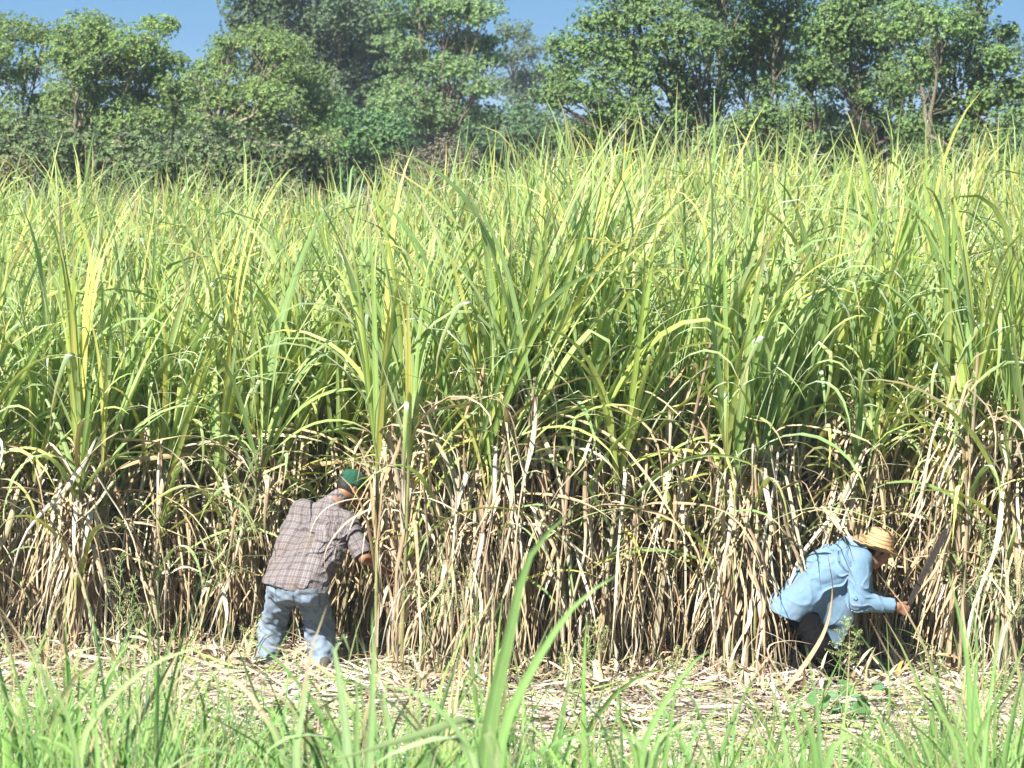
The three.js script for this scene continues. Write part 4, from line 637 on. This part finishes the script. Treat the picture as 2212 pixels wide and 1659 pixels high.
  const hg = part('straw_hat', hat, matStraw, g); const hu = new V3(0.3, 0.95, 0.06).normalize(), hx = new V3(1, 0, -0.1).addScaledVector(hu, -new V3(1, 0, -0.1).dot(hu)).normalize(), hz = hx.clone().cross(hu);
  hg.quaternion.setFromRotationMatrix(new THREE.Matrix4().makeBasis(hx, hu, hz)); hg.position.copy(P(1898, 1174, 20.0)); hg.userData.label = 'braided yellow straw hat';
  { const B = new Buf(), pts = []; for (let i = 0; i <= 96; i++) { const a = i / 96 * Math.PI * 2; pts.push([new V3(Math.cos(a) * 0.107, 0.012 + 0.003 * Math.sin(a * 40), Math.sin(a) * 0.099), 0.0065 + 0.0018 * Math.sin(a * 80)]); } tube(B, pts, 6, [0.30, 0.17, 0.07], 8); const bd = part('hat_band', B.geo(), new THREE.MeshStandardMaterial({ name: 'braided band', vertexColors: true, roughness: 0.8 }), hg); }
  // shirt with its loose front hanging down
  const mR = P(1790, 1238, 19.92), mL = P(1780, 1224, 20.16), hR = P(1700, 1318, 19.88), hL = P(1692, 1310, 20.18);
  const tor = join([cap(P(1850, 1208, 19.86), mR, 0.085, 0.128), cap(mR, hR, 0.128, 0.125), cap(P(1838, 1188, 20.17), mL, 0.085, 0.13), cap(mL, hL, 0.13, 0.125), cap(P(1848, 1204, 19.86), P(1838, 1188, 20.17), 0.085), cap(P(1800, 1262, 20.0), P(1752, 1296, 20.0), 0.12, 0.12), cap(P(1815, 1262, 19.95), P(1808, 1325, 19.95), 0.105, 0.085)], 0.08);
  const poly = [[1756, 1290], [1752, 1338], [1768, 1372], [1798, 1428], [1822, 1384], [1846, 1334], [1838, 1280]].map(([a, b]) => { const q = P(a, b, 19.84); return [q.x, q.y]; }), pz = P(1800, 1340, 19.86).z;
  const sdPoly = (x, y) => { let d = 1e9, s = 1; for (let i = 0, j = poly.length - 1; i < poly.length; j = i++) { const ex = poly[j][0] - poly[i][0], ey = poly[j][1] - poly[i][1], wx = x - poly[i][0], wy = y - poly[i][1], t = Math.min(1, Math.max(0, (wx * ex + wy * ey) / (ex * ex + ey * ey))), bx = wx - ex * t, by = wy - ey * t; d = Math.min(d, bx * bx + by * by); const c1 = y >= poly[i][1], c2 = y < poly[j][1], c3 = ex * wy > ey * wx; if ((c1 && c2 && c3) || (!c1 && !c2 && !c3)) s = -s; } return s * Math.sqrt(d); };
  const flap = (x, y, z) => { const w = 0.02 * Math.sin(x * 24 + y * 7) + 0.012 * noise3(x * 7, y * 3, 1) - 0.10 * smooth(pz ? 0.62 : 0.6, 0.3, y), a = sdPoly(x, y), b = Math.abs(z - pz - w) - 0.008; return hyp(Math.max(a, 0), Math.max(b, 0)) + Math.min(Math.max(a, b), 0) - 0.004; };
  const c0 = P(1666, 1306, 20), c1 = P(1757, 1340, 20), nrm = new V3(-(c1.y - c0.y), c1.x - c0.x, 0).normalize(), pit = P(1838, 1232, 19.8);
  const fold2 = (x, y, z) => { const r = hyp(x - pit.x, y - pit.y), an = Math.atan2(y - pit.y, x - pit.x); return 0.026 * crease(an * 4 + 1.4 * noise3(x * 5, y * 5, z * 5)) * Math.exp(-Math.pow((r - 0.15) / 0.13, 2)) + 0.009 * crease((x * 0.62 - y * 0.78) * 9 + 1.8 * noise3(x * 2.5, y * 2.5, z * 2.5)) + 0.003 * noise3(x * 14, y * 14, z * 14); };
  const shirtF = (x, y, z) => { const cut = -((x - c0.x) * nrm.x + (y - c0.y) * nrm.y) - 0.012 * noise3(x * 7, y * 2, z * 7); return smin(Math.max(tor(x, y, z) - fold2(x, y, z), cut), flap(x, y, z), 0.035); };
  const shirtCol = (x, y, z) => { const n = noise3(x * 3, y * 3, z * 3), m = noise3(x * 40, y * 40, z * 40), k = 1 + 0.06 * n + 0.05 * m, st = smooth(0.3, 0.8, noise3(x * 5 + 2, y * 5, z * 5)) * 0.45, c = [0.15 * k, 0.245 * k, 0.35 * k]; return [c[0] + st * 0.03, c[1] * (1 - 0.14 * st), c[2] * (1 - 0.26 * st)]; };
  const blue = clothMat('pale blue cotton'), [sl, sh] = bounds([mR, mL, hR, hL, P(1850, 1208, 19.86), P(1800, 1428, 19.8)], 0.19);
  const shirt = part('shirt', sdMesh(shirtF, sl, sh, 0.0065, shirtCol, (x, y, z) => [x / 0.1, y / 0.1]), blue, g); shirt.userData.label = 'loose light blue long sleeved shirt';
  for (const s of ['R', 'L']) {
    const a = J['sh' + s], e = J['el' + s], w = J['wr' + s].clone().lerp(e, 0.08), ax = w.clone().sub(e).normalize(), f0 = join([cap(a, e, 0.088, 0.07), cap(e, w, 0.07, 0.047)], 0.035), hollow = cap(e, w.clone().addScaledVector(ax, 0.05), 0.035, 0.038);
    const pts = [a, e, w], [lo, hi] = bounds(pts, 0.13);
    part('sleeve', sdMesh((x, y, z) => { const re = hyp(x - e.x, y - e.y, z - e.z); return Math.max(f0(x, y, z) - 0.013 * Math.exp(-Math.pow(re / 0.13, 2)) * 1.6 * crease((x * 0.7 + y) * 34 + 2.5 * noise3(x * 6, y * 6, z * 6)) - 0.007 * crease((x + y * 0.3) * 22 + 2 * noise3(x * 5, y * 5, z * 5)), (x - w.x) * ax.x + (y - w.y) * ax.y + (z - w.z) * ax.z, -hollow(x, y, z)); }, lo, hi, 0.007, shirtCol, (x, y, z) => [x / 0.1, y / 0.1]), blue, shirt);
    const cf = cap(w.clone().addScaledVector(ax, -0.055), w, 0.05, 0.047), [cl, ch] = bounds([w], 0.12);
    part('cuff', sdMesh((x, y, z) => { const q = (x - w.x) * ax.x + (y - w.y) * ax.y + (z - w.z) * ax.z; return Math.max(cf(x, y, z) - 0.002 * noise3(x * 30, y * 30, z * 30), q - 0.003, -0.05 - q, -hollow(x, y, z)); }, cl, ch, 0.006, shirtCol, (x, y, z) => [x / 0.1, y / 0.1]), blue, shirt);
  }
  { const n0 = P(1846, 1188, 20.02), n1 = P(1862, 1176, 20.02), f0 = cap(n0, n1, 0.082, 0.072), f1 = cap(n0, n1.clone().add(n1.clone().sub(n0)), 0.066, 0.06), ax = n1.clone().sub(n0).normalize(), [a, b] = bounds([n0, n1], 0.12); part('collar', sdMesh((x, y, z) => Math.max(f0(x, y, z), -f1(x, y, z), (x - n1.x) * ax.x + (y - n1.y) * ax.y + (z - n1.z) * ax.z - 0.015), a, b, 0.007, shirtCol), blue, shirt); }
  // black trousers
  const leg = join([cap(J.hipR, J.knR, 0.105, 0.085), cap(J.knR, J.anR, 0.085, 0.07), cap(J.hipL, J.knL, 0.105, 0.085), cap(J.knL, J.anL, 0.085, 0.07), cap(J.hipL, J.hipR, 0.115)], 0.05);
  const [tl, th] = bounds([J.hipL, J.hipR, J.knL, J.knR, J.anL, J.anR], 0.15);
  const trousersCol = (x, y, z) => { const k = 1 + 0.25 * noise3(x * 8, y * 8, z * 8); return [0.007 * k, 0.007 * k, 0.008 * k]; };
  part('trousers', sdMesh((x, y, z) => Math.max(leg(x, y, z) - 0.012 * (ridge(x * 6, y * 13, z * 6, 4) - 0.62) * smooth(0.5, 0.15, y) - 0.004 * noise3(x * 18, y * 18, z * 18), 0.03 - y), tl, th, 0.009, trousersCol, (x, y, z) => [x / 0.1, y / 0.1]), clothMat('black cotton', { sheen: 0, specularIntensity: 0.12 }), g).userData.label = 'black work trousers';
  const toe = new V3(0.95, 0, 0.2); shoe(J, 'L', toe, g, matBoot); shoe(J, 'R', toe, g, matBoot);
}
// ---- machete in his fist
{
  const g = thing('machete', 'long dark machete with worn blade held upright in the fist', 'machete', hilt.p); const { A, DR } = hilt, Nn = DR.clone().cross(A);
  g.quaternion.setFromRotationMatrix(new THREE.Matrix4().makeBasis(DR, A, DR.clone().cross(A)));
  const sh = new THREE.Shape(); [[-0.014, 0.055], [-0.016, 0.2], [-0.018, 0.4], [-0.02, 0.56], [-0.016, 0.615], [0.0, 0.645], [0.014, 0.63], [0.024, 0.58], [0.021, 0.4], [0.017, 0.2], [0.014, 0.055]].forEach(([x, y], i) => i ? sh.lineTo(x, y) : sh.moveTo(x, y));
  const bg = new THREE.ExtrudeGeometry(sh, { depth: 0.0012, bevelEnabled: true, bevelThickness: 0.0008, bevelSize: 0.0035, bevelSegments: 1, curveSegments: 3 }); bg.translate(0, 0, -0.0006);
  const rust = dataTex(128, 256, (u, v) => { const n = 0.5 + 0.5 * noise2(u * 9, v * 14), m = smooth(0.1, 0.6, noise2(u * 4 + 5, v * 6)); const k = 0.34 + 0.2 * n; return [k + 0.1 * m, k * 0.92, k * 0.85 - 0.05 * m]; }); rust.repeat.set(6, 2);
  part('blade', bg, new THREE.MeshStandardMaterial({ name: 'stained steel', map: rust, color: new THREE.Color(0.14, 0.14, 0.135), metalness: 0, roughness: 0.7 }), g);
  const hs = new THREE.Shape(); [[-0.014, -0.07], [-0.02, -0.062], [-0.015, 0.0], [-0.017, 0.058], [0.017, 0.058], [0.013, 0.02], [0.016, -0.03], [0.022, -0.066], [0.012, -0.075]].forEach(([x, y], i) => i ? hs.lineTo(x, y) : hs.moveTo(x, y));
  const hgm = new THREE.ExtrudeGeometry(hs, { depth: 0.012, bevelEnabled: true, bevelThickness: 0.004, bevelSize: 0.003, bevelSegments: 2 }); hgm.translate(0, 0, -0.006);
  const h = part('handle', hgm, new THREE.MeshStandardMaterial({ name: 'black handle', color: new THREE.Color(0.015, 0.014, 0.013), roughness: 0.5 }), g);
  for (const y of [-0.045, 0.0, 0.04]) { const r = part('rivet', new THREE.CylinderGeometry(0.004, 0.004, 0.022, 10).rotateX(Math.PI / 2), new THREE.MeshStandardMaterial({ name: 'rivet', color: new THREE.Color(0.5, 0.48, 0.45), metalness: 0.9, roughness: 0.4 }), h); r.position.y = y; }
}
// ------------------------------------------------------------------ foreground grass on the bank
const texGrass = texGreen;
const matGrass = new THREE.MeshPhysicalMaterial({ name: 'grass blade', vertexColors: true, map: texGrass, roughness: 0.88, transmission: 0.36, thickness: 0, clearcoat: 0.22, clearcoatRoughness: 0.4, side: THREE.DoubleSide });
const FG = [[0.19, 0.38, 0.06], [0.23, 0.43, 0.075], [0.15, 0.33, 0.07], [0.28, 0.45, 0.11], [0.19, 0.37, 0.10]];
rnd = mulberry(555);
const bladeLib = [], wideLib = [];
const grassBlade = (w) => ({ len: 1, w, t0: U(0.0, 0.14), bend: U(0.1, 1.5), pow: U(1.5, 3), twist: U(-1.4, 1.4), twist0: U(-0.8, 0.8), fold: U(0.2, 0.5), side: U(-0.5, 0.5), segs: 9, col: vary(pick(FG), 0.14), ...(rnd() < 0.3 ? { tip: vary(TAN), tipAt: U(0.7, 0.95) } : {}), ...(rnd() < 0.12 ? { kink: U(0.8, 2), kinkAt: U(0.5, 0.85) } : {}) });
lib(bladeLib, 40, () => grassBlade(U(0.009, 0.017))); lib(wideLib, 24, () => grassBlade(U(0.018, 0.03)));
function grassClump(label, px, d, n, hgt, wide, lean = 0) {
  const x = (px - 1106) / FPX * d, z = -d, g = thing('grass_clump', label, 'grass clump', new V3(x, groundH(x, z) - 0.01, z), 'grass clumps growing on the near bank');
  for (let i = 0; i < n; i++) {
    const e = pick(rnd() < wide ? wideLib : bladeLib), m = part('blade', e.geo, matGrass, g), s = hgt * U(0.55, 1.08);
    m.position.set(G() * 0.06, 0, G() * 0.06); m.rotation.set(G() * 0.13, U(0, 6.28), 0, 'ZXY'); m.rotation.z = G() * 0.16 - lean; m.scale.set(s, s, s * U(0.8, 1.3));
  }
  return g;
}
// how high the grass reaches in the photograph, across the frame
const clumpSpots = [];
for (let i = 0; i < 84; i++) clumpSpots.push({ px: -120 + 2460 * (i + 0.5 + G() * 0.3) / 84, d: U(9.5, 15.8) });
clumpSpots.sort((a, b) => a.px - b.px);
const reach = (px) => 1315 + 90 * smooth(250, 600, px) - 40 * smooth(700, 760, px) * (1 - smooth(850, 900, px)) + 60 * smooth(1150, 1350, px) - 110 * smooth(1850, 2100, px);
clumpSpots.forEach((q, i) => {
  const top = at(q.px, reach(q.px) + U(-40, 130), q.d).y, x = (q.px - 1106) / FPX * q.d, h = Math.max(0.3, top - groundH(x, -q.d)) * 1.12;
  grassClump('green grass clump on the near bank, ' + ordinal(i + 1) + ' from the left', q.px, q.d, Math.round(U(15, 24) * (1 + 0.5 * smooth(500, 100, q.px) + 0.5 * smooth(1800, 2150, q.px))), h, 0.36, U(-0.05, 0.1));
});
// large single blades of the nearest tussocks
function bigGrass(label, px, d, list) {
  const x = (px - 1106) / FPX * d, z = -d, b = new V3(x, groundH(x, z) - 0.02, z), g = thing('tall_grass', label, 'tall grass', b, 'tall broad grass nearest the camera');
  for (const [pts, w, c] of list) {                                 // each blade through points of the photograph, rooted in the tussock
    const P = [new V3((rnd() - 0.5) * 0.08, 0, (rnd() - 0.5) * 0.08), ...pts.map(([a, e, dd]) => at(a, e, d + (dd ?? 0)).sub(b))], cur = new THREE.CatmullRomCurve3(P), B = new Buf(), n = 16, col = vary(c ?? pick([[0.30, 0.47, 0.16], [0.26, 0.44, 0.13], [0.34, 0.50, 0.2], [0.22, 0.40, 0.10]]), 0.1); let prev = -1;
    const ax = new V3(1, 0, U(-0.35, 0.6)).normalize(), t = new V3(), nn = new V3(), sd = new V3();
    for (let i = 0; i <= n; i++) {
      const s = i / n, p = cur.getPointAt(s); cur.getTangentAt(s, t); nn.crossVectors(ax, t).normalize(); sd.crossVectors(t, nn).normalize(); const hw = 0.5 * w * Math.min(1, 0.5 + s * 2) * Math.pow(Math.max(0.0004, 1 - Math.pow(s, 2.4)), 0.85);
      let first = B.k; for (let q = -1; q <= 1; q++) { const f = Math.abs(q) * hw * 0.35; B.v(p.x + sd.x * hw * q + nn.x * f, p.y + sd.y * hw * q + nn.y * f, p.z + sd.z * hw * q + nn.z * f, nn.x - sd.x * q * 0.35, nn.y - sd.y * q * 0.35, nn.z - sd.z * q * 0.35, (q + 1) / 2, s * 1.3, ...col); }
      if (prev >= 0) for (let q = 0; q < 2; q++) { B.t(prev + q, prev + q + 1, first + q); B.t(prev + q + 1, first + q + 1, first + q); }
      prev = first;
    }
    part('blade', B.geo(), matGrass, g);
  }
}
bigGrass('broad pale grass tussock in front of the middle cane, two long arching blades', 1050, 8, [[[[1050, 1620], [1098, 1380], [1150, 1190], [1245, 1095]], 0.055], [[[1085, 1600], [1160, 1430], [1250, 1300], [1345, 1235]], 0.044], [[[1000, 1600], [860, 1620], [800, 1659]], 0.05], [[[1020, 1640], [960, 1545], [880, 1490], [780, 1480]], 0.03], [[[1040, 1560], [900, 1590], [700, 1650]], 0.045]]);
bigGrass('upright broad grass below the capped man, one blade with a folded top', 770, 9, [[[[800, 1600], [806, 1450], [803, 1310]], 0.034], [[[750, 1600], [735, 1480], [724, 1375], [738, 1368], [760, 1420]], 0.045], [[[640, 1640], [655, 1540], [668, 1440]], 0.045], [[[770, 1600], [772, 1520], [765, 1430]], 0.035], [[[845, 1600], [830, 1500], [848, 1420]], 0.028], [[[720, 1600], [600, 1600], [560, 1659]], 0.04]]);
bigGrass('grass tussock with one long blade reaching up right of the frame middle', 1390, 9, [[[[1390, 1620], [1430, 1530], [1490, 1440], [1545, 1395]], 0.042], [[[1370, 1620], [1330, 1540], [1345, 1460]], 0.028], [[[1420, 1600], [1480, 1560], [1520, 1500]], 0.03], [[[1380, 1600], [1300, 1600], [1250, 1640]], 0.04], [[[1440, 1620], [1455, 1520], [1460, 1450]], 0.026]]);
bigGrass('dark green tussock with bent-over blades below the straw-hatted man', 1760, 8.5, [[[[1760, 1620], [1735, 1540], [1720, 1500]], 0.05], [[[1790, 1640], [1810, 1600], [1860, 1590], [1880, 1640]], 0.05], [[[1700, 1640], [1690, 1560], [1660, 1470]], 0.03], [[[1770, 1600], [1760, 1500], [1740, 1390]], 0.026]]);
bigGrass('tall thin grass at the right with blades crossing the cane', 2100, 9.5, [[[[2095, 1560], [2085, 1400], [2040, 1200]], 0.024], [[[2100, 1560], [2110, 1400], [2092, 1250]], 0.02], [[[2130, 1580], [2150, 1420], [2160, 1300]], 0.022], [[[2060, 1600], [2010, 1500], [1985, 1400]], 0.03], [[[2110, 1600], [2190, 1450], [2230, 1330]], 0.025], [[[2080, 1600], [1960, 1500], [1935, 1440]], 0.026]]);
bigGrass('arching grass at the lower left whose long blade sweeps right', 200, 9, [[[[180, 1600], [260, 1490], [360, 1420], [470, 1390]], 0.03], [[[150, 1560], [90, 1440], [60, 1350]], 0.026], [[[210, 1600], [200, 1500], [215, 1410]], 0.03], [[[250, 1600], [300, 1500], [310, 1420]], 0.026], [[[170, 1640], [80, 1590], [10, 1600]], 0.03], [[[120, 1640], [40, 1560], [-20, 1440]], 0.03]]);
bigGrass('upright thin grass blades just left of the capped man', 330, 11, [[[[340, 1520], [365, 1400], [392, 1310]], 0.03], [[[318, 1520], [322, 1400], [328, 1270]], 0.02], [[[300, 1520], [290, 1420], [300, 1330]], 0.02], [[[350, 1560], [420, 1480], [470, 1440]], 0.024]]);
// low filling grass nobody could count
{
  rnd = mulberry(556); const B = new Buf();
  for (let i = 0; i < 9000; i++) {
    const px = U(-160, 2370), d = 8.5 + Math.pow(rnd(), 0.7) * 7.8, x = (px - 1106) / FPX * d, z = -d, top = at(px, reach(px) + U(50, 270), d).y, h = Math.max(0.15, top - groundH(x, z)) * U(0.6, 1.05);
    const o = grassBlade(U(0.008, 0.02)); o.len = h; o.segs = 6; if (rnd() < 0.12) { o.col = vary(pick(DRYS)); o.tip = o.col; }
    blade(B, mat4(new V3(x, groundH(x, z), z), U(0, 6.28), G() * 0.18, G() * 0.18), o);
  }
  const m = new THREE.Mesh(B.geo(), matGrass); m.name = 'bank_grass'; m.userData.kind = 'stuff'; m.userData.label = 'low green grass covering the near bank'; m.castShadow = m.receiveShadow = true; scene.add(m);
}
// seeding grasses with open feathery heads
const matSeed = new THREE.MeshStandardMaterial({ name: 'seed head', vertexColors: true, roughness: 0.9, side: THREE.DoubleSide });
function seedGrass(label, px, py, tx, ty, d, heads) {
  const b = at(px, py, d); b.y = groundH(b.x, b.z); const top = at(tx, ty, d).sub(b), g = thing('seeding_grass', label, 'grass', b, 'seeding grasses along the cut strip');
  for (let s = 0; s < heads; s++) {
    const e = top.clone().multiplyScalar(1 - s * 0.13).add(new V3(s * 0.09 * (s % 2 ? 1 : -1), 0, G() * 0.1)), m1 = e.clone().multiplyScalar(0.5).add(new V3(-e.x * 0.14, 0, 0)), cur = new THREE.QuadraticBezierCurve3(new V3(G() * 0.02, 0, G() * 0.02), m1, e), B = new Buf(), pts = [];
    for (let i = 0; i <= 10; i++) pts.push([cur.getPoint(i / 10), 0.0042 * (1 - 0.65 * i / 10)]);
    tube(B, pts, 5, [0.16, 0.25, 0.08]); const st = part('stem', B.geo(), matSeed, g);
    const H = new Buf(), L = e.length();
    for (let i = 0; i < 26; i++) {
      const t = 1 - Math.pow(i / 26, 1.1) * 0.42, p = cur.getPoint(t), l = L * (0.03 + 0.15 * (1 - t) / 0.42 + 0.02) * U(0.7, 1.2), a = U(0, 6.28), q = p.clone().add(new V3(Math.cos(a) * l, l * U(0.1, 0.7), Math.sin(a) * l * 0.8)), mm = p.clone().lerp(q, 0.5).add(new V3(0, l * 0.16, 0));
      tube(H, [[p, 0.0019], [mm, 0.0015], [q, 0.0008]], 3, [0.24, 0.30, 0.11]);
      const c2 = new THREE.QuadraticBezierCurve3(p, mm, q);
      for (let k = 0; k < 14; k++) { const w = c2.getPoint(0.2 + 0.8 * k / 14), r = 0.0046; w.y -= U(0, 0.006); w.x += G() * 0.004; d1.set(G(), G() - 0.4, G()).normalize(); d2.set(d1.y, -d1.x, 0.3).normalize(); leafQuad(H, w, d1, d2, r * 2.6, r * 1.3, vary([0.42, 0.45, 0.2], 0.2)); }
    }
    const hd = part('seed_head', H.geo(), matSeed, st);
  }
  for (let i = 0; i < 5; i++) { const e = pick(bladeLib), m = part('leaf', e.geo, matGrass, g), s = top.length() * U(0.4, 0.65); m.rotation.set(0, U(0, 6.28), 0); m.rotation.z = G() * 0.15; m.scale.set(s, s, s * 0.8); }
}
rnd = mulberry(557);
seedGrass('tall seeding grass with wide feathery heads left of the capped man', 335, 1560, 560, 960, 17.6, 2);
seedGrass('feathery seeding grass in front of the far left dry skirt', 250, 1540, 260, 1200, 17.8, 2);
seedGrass('seeding grass with pale head leaning across the knees of the capped man', 480, 1540, 560, 1330, 18.4, 1);
seedGrass('feathery seeding grass right of the thick-skirted cane', 880, 1560, 960, 1180, 18.6, 2);
seedGrass('open seeding grass head before the dry leaves of the tallest cane', 990, 1520, 1010, 1230, 18.8, 1);
seedGrass('dense green seeding grass at the foot of the middle cane', 1240, 1540, 1290, 1330, 18.6, 3);
seedGrass('small seeding grass between the middle cane and the straw-hatted man', 1450, 1540, 1470, 1400, 18.7, 2);
seedGrass('feathery seeding grass in front of the blue shirt', 1800, 1560, 1825, 1330, 18.5, 2);
seedGrass('tall seeding grass with drooping heads near the right edge', 2080, 1560, 2130, 1130, 18.6, 2);
seedGrass('pale seeding grass at the right edge', 2160, 1540, 2195, 1200, 18.9, 2);
// broad-leaved weed on the litter
{
  const b = at(1830, 1560, 18.3); b.y = groundH(b.x, b.z); const g = thing('broadleaf_weed', 'low weed with broad lobed leaves on the litter before the straw-hatted man', 'weed', b), m = new THREE.MeshPhysicalMaterial({ name: 'weed leaf', color: new THREE.Color(0.07, 0.19, 0.045), roughness: 0.88, transmission: 0.3, thickness: 0, side: THREE.DoubleSide });
  const sh = new THREE.Shape(); const lob = []; for (let i = 0; i <= 40; i++) { const a = -2.6 + 5.2 * i / 40, r = (0.03 + 0.075 * Math.pow(Math.abs(Math.cos(a * 1.2)), 1.2) + 0.006 * Math.sin(a * 17)) * (1 - 0.25 * Math.abs(a) / 2.6); lob.push([Math.sin(a) * r, Math.cos(a) * r + 0.04]); } lob.forEach(([x, y], i) => i ? sh.lineTo(x, y) : sh.moveTo(x, y));
  const lg = new THREE.ShapeGeometry(sh), lp = lg.attributes.position; for (let i = 0; i < lp.count; i++) lp.setZ(i, -0.25 * Math.abs(lp.getX(i)) + 0.03 * Math.sin(lp.getY(i) * 30)); lg.computeVertexNormals();
  for (let i = 0; i < 16; i++) {
    const B = new Buf(), a = i * 2.4, r = U(0.08, 0.22), e = new V3(Math.cos(a) * r * 1.4, U(0.08, 0.26), Math.sin(a) * r); tube(B, [[new V3(), 0.004], [e.clone().multiplyScalar(0.5).add(new V3(0, 0.05, 0)), 0.003], [e, 0.0025]], 5, [0.2, 0.3, 0.1]); part('stem', B.geo(), matSeed, g);
    const l = part('leaf', lg, m, g); l.position.copy(e); l.rotation.set(-1.1 + G() * 0.4, a + 1.6, G() * 0.3, 'YXZ'); l.scale.setScalar(U(0.6, 0.95));
  }
}
// single dead leaves and canes that stand out against the men
function deadLeaf(label, d, pts, w, c) {
  const b = at(pts[0][0], pts[0][1], d); const P = pts.map(([a, e, dd]) => at(a, e, d + (dd ?? 0)).sub(b)), g = new THREE.Group(), cur = new THREE.CatmullRomCurve3(P), B = new Buf(), n = 18; let prev = -1; const t = new V3(), nn = new V3(), sd = new V3(), ax = new V3(0.8, 0, 0.6);
  for (let i = 0; i <= n; i++) { const s = i / n, p = cur.getPointAt(s); cur.getTangentAt(s, t); ax.set(Math.cos(s * 2), 0, Math.sin(s * 2 + 0.4)); nn.crossVectors(ax, t).normalize(); sd.crossVectors(t, nn); const hw = 0.5 * w * Math.min(1, 0.6 + s * 2) * Math.pow(Math.max(0.001, 1 - s ** 3), 0.8); const first = B.k; for (let q = -1; q <= 1; q++) { const f = Math.abs(q) * hw * 0.5; B.v(p.x + sd.x * hw * q + nn.x * f, p.y + sd.y * hw * q + nn.y * f, p.z + sd.z * hw * q + nn.z * f, nn.x - sd.x * q * 0.5, nn.y - sd.y * q * 0.5, nn.z - sd.z * q * 0.5, (q + 1) / 2, s, ...c); } if (prev >= 0) for (let q = 0; q < 2; q++) { B.t(prev + q, prev + q + 1, first + q); B.t(prev + q + 1, first + q + 1, first + q); } prev = first; }
  const m = new THREE.Mesh(B.geo(), matDry); m.name = numbered('dead_leaf'); m.position.copy(b); m.castShadow = m.receiveShadow = true; scene.add(m); tag(m, label, 'dead leaf', 'single dead cane leaves');
}
deadLeaf('long curved tan leaf standing in front of the blue shirt', 19.2, [[1690, 1500], [1745, 1430], [1785, 1360], [1800, 1280], [1788, 1195]], 0.045, [0.42, 0.31, 0.2]);
deadLeaf('reddish dry stalk leaf leaning left of the black trousers', 19.25, [[1590, 1505], [1630, 1460], [1695, 1375]], 0.03, [0.42, 0.27, 0.2]);
deadLeaf('pale dry leaf crossing the black trousers diagonally', 19.25, [[1800, 1475], [1740, 1420], [1680, 1375], [1625, 1355]], 0.025, [0.52, 0.43, 0.33]);
deadLeaf('short pale leaf lying level before the black trousers', 19.2, [[1700, 1480], [1660, 1400], [1700, 1385], [1758, 1392]], 0.022, [0.52, 0.42, 0.3]);
deadLeaf('grey tan leaf hanging over the shoulder of the blue shirt', 19.4, [[1775, 1090, 0.7], [1800, 1120, 0.4], [1822, 1160, 0.1], [1838, 1205]], 0.036, [0.45, 0.36, 0.27]);
deadLeaf('orange yellow leaf sticking up right of the straw-hatted man', 19.8, [[1930, 1495], [1950, 1430], [1985, 1385]], 0.045, [0.5, 0.33, 0.1]);
deadLeaf('thin pale leaf bowed over the back of the checked shirt', 19.95, [[830, 1085], [770, 1076, 0.1], [700, 1100], [668, 1160], [690, 1220]], 0.018, [0.54, 0.47, 0.36]);
deadLeaf('thin dry leaf hanging down the side of the checked shirt', 19.88, [[815, 1090], [745, 1130], [700, 1200], [716, 1280]], 0.024, [0.5, 0.38, 0.26]);
deadLeaf('pale bent leaf standing left of the jeans', 20.1, [[530, 1480], [500, 1430], [465, 1385], [455, 1350]], 0.04, [0.55, 0.45, 0.34]);
renderer.render(scene, camera);
